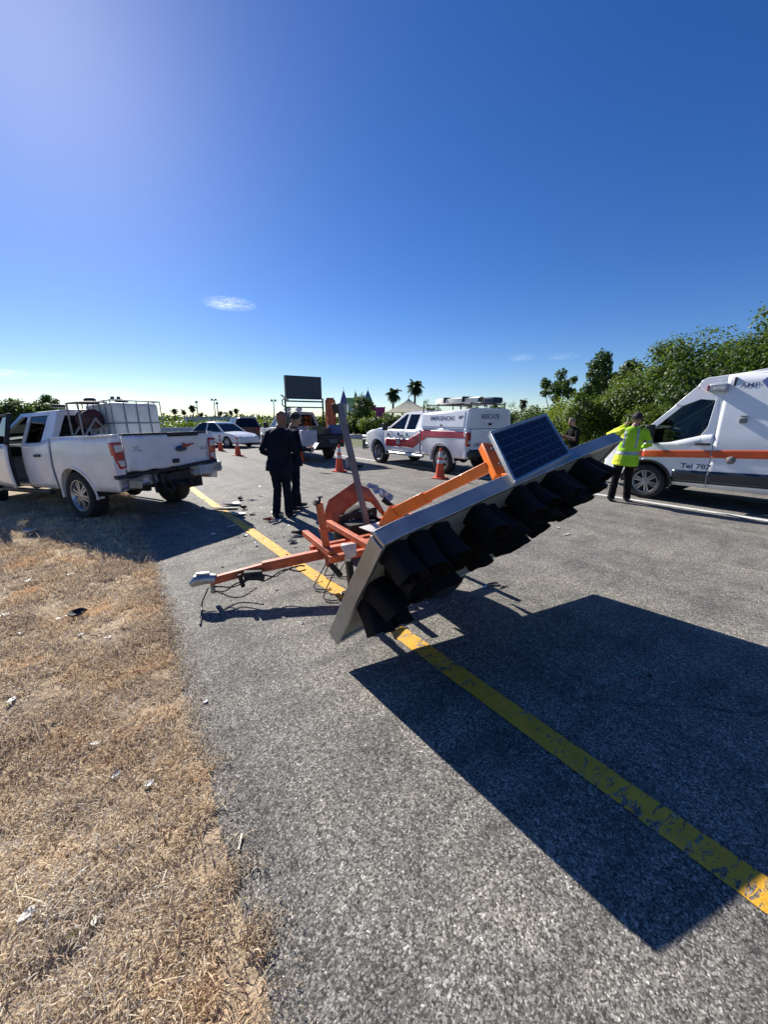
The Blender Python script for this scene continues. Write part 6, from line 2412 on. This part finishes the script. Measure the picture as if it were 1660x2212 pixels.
# debris between the pickup and the trailer
db = [(1.448, 8.687, .10, .10, .02, 'cream', 'litter'), (1.814, 7.721, .42, .22, .08, 'grey', 'bent grey body panel lying by the pickup shadow'), (1.602, 7.481, .55, .16, .05, 'black', 'long black trim strip at the pickup shadow edge'), (2.073, 8.189, .20, .14, .12, 'black', 'upright black plastic clip piece beyond the grey panel'), (2.258, 8.002, .26, .07, .04, 'white', 'slim white shard near the officers'), (1.887, 7.281, .16, .10, .09, 'black', 'black bracket piece right of the grey panel'), (2.542, 8.346, .12, .05, .02, 'white', 'thin white shard behind the officers'), (1.691, 6.892, .34, .20, .05, 'grey', 'crumpled grey trim piece at the start of the yellow line'), (1.776, 7.85, .18, .08, .03, 'white', 'white shard on top of the debris heap'), (1.885, 6.755, .16, .08, .03, 'black', 'flat black piece beside the yellow line'),
      (1.381, 6.153, .26, .06, .03, 'white', 'pale curved trim strip left of the yellow line'), (1.06, 5.861, .14, .07, .03, 'white', 'white shard at the tip of the pickup shadow'), (0.909, 7.523, .20, .10, .03, 'silver', 'silver shard inside the pickup shadow'), (1.192, 6.736, .12, .07, .02, 'silver', 'small silver shard in the pickup shadow'), (1.984, 6.143, .22, .12, .10, 'red', 'dark red lamp fragment at the officers feet'), (2.076, 6.006, .30, .12, .06, 'grey', 'grey plastic fragment at the officers feet'), (2.224, 6.276, .16, .10, .12, 'silver', 'bright silver fragment beside the officers shoes'), (2.468, 6.429, .18, .06, .03, 'white', 'pale shard in the officers shadow'), (2.105, 5.127, .30, .14, .10, 'black', 'black engine part left of the trailer frame'), (2.005, 5.059, .22, .07, .04, 'cream', 'cream shard crossing the yellow line'), (1.863, 4.846, .16, .09, .06, 'grey', 'grey fragment on the yellow line near the tongue'), (1.418, 5.525, .10, .05, .02, 'green', 'tiny pale green shard left of the yellow line'),
      (2.785, 2.653, .11, .09, .05, 'white', 'white broken lens piece in the shadow under the lamp board'), (2.19, 2.43, .028, .028, .02, 'white', 'small round white bit in the board shadow'), (2.242, 2.35, .026, .02, .014, 'grey', 'tiny grey bit in the board shadow'), (2.918, 2.362, .16, .04, .02, 'silver', 'thin silver strip at the edge of the board shadow'), (2.995, 2.35, .20, .05, .03, 'black', 'black rubber strip right of the lamp hoods'), (3.055, 2.253, .16, .02, .012, 'black', 'thin black wire scrap on the sunny lane'), (5.301, 2.885, .16, .06, .02, 'white', 'white scrap on the lane right of the hoods'), (5.511, 3.158, .07, .05, .02, 'white', 'smaller white scrap beside the lane scrap'), (2.648, 0.861, .09, .014, .012, 'green', 'slim green plastic sliver in the board shadow'), (2.578, 0.916, .03, .02, .012, 'silver', 'silver cap at the end of the green sliver'), (2.707, 0.802, .05, .025, .012, 'black', 'black cap right of the green sliver')]
for k, (x, y, w_, l_, h_, m_, lab) in enumerate(db):
    v = V(x, y, 0)
    if lab == 'litter':
        lab = 'cream scrap under the right rear wheel of the pickup'
    scrap('debris_piece', lab, 'debris', v.x, v.y, w_, l_, h_, m_, random.uniform(-35, 35), 100 + k, curl=.9)
# small litter heap by the second cone
v = V(6.55, 11.487, 0)
mb = MB()
mb.box((0, 0, .17), (.20, .18, .32))
mb.tube((0, 0, .33), (0, 0, .36), .11)
tag(mb.build('bucket', DEB['grey'], bev=.02, loc=(v.x + .05, v.y, 0)), 'grey bucket standing right of the second cone', 'bucket')
scrap('debris_piece', 'dark heap of cloth right of the grey bucket', 'debris', v.x + .38, v.y - .15, .40, .3, .20, 'black', 10, 150)
v = V(5.364, 10.774, 0)
scrap('debris_piece', 'dark rubber strip on the lane left of the second cone', 'debris', v.x, v.y, .60, .08, .03, 'black', -60, 151)
# faded marking remnant inside the shadow
FADE = road_paint('faded_pale_paint', (.34, .32, .27), .56)
for (x0, y0, x1, y1, w_) in ((2.341, 0.964, 2.518, 0.918, .055), (2.14, 0.981, 2.229, 0.959, .06)):
    a, b = V(x0, y0, 0), V(x1, y1, 0)
    d = (b - a).normalized()
    p_ = V(-d.y, d.x, 0) * w_ / 2
    mb = MB()
    mb.add([a - p_ + V(0, 0, .004), b - p_ + V(0, 0, .004), b + p_ + V(0, 0, .004), a + p_ + V(0, 0, .004)], [(0, 1, 2, 3)])
    tag(mb.build('faded_marking', FADE, fix=False), kind='structure')

# glass and plastic crumbs: too many and too small to count
mb = MB()
rnd = random.Random(9)
for k in range(420):
    if k < 300:
        x, y = rnd.gauss(1.75, .55), rnd.gauss(6.6, 1.3)
    else:
        x, y = rnd.gauss(2.0, .6), rnd.gauss(3.6, .7)
    if x < .35:
        continue
    mb.cur = rnd.choice((0, 0, 1, 2, 2, 3))
    a = rnd.uniform(0, 6.28)
    q = rnd.uniform(.006, .024) * (1.6 if rnd.random() < .12 else 1)
    h = q * rnd.uniform(.2, .6)
    c_, s_ = math.cos(a) * q, math.sin(a) * q
    mb.add([(x - c_, y - s_, .004), (x + s_ * .6, y - c_ * .6, .004), (x + c_, y + s_, .004), (x - s_ * .3, y + c_ * .4, .004 + h)], [(0, 1, 3), (1, 2, 3), (2, 0, 3), (0, 2, 1)])
tag(mb.build('crash_crumbs', [DEB['white'], DEB['grey'], DEB['black'], DEB['silver']], fix=False), 'scattered crumbs of broken glass and plastic on the lane', 'debris', kind='stuff')
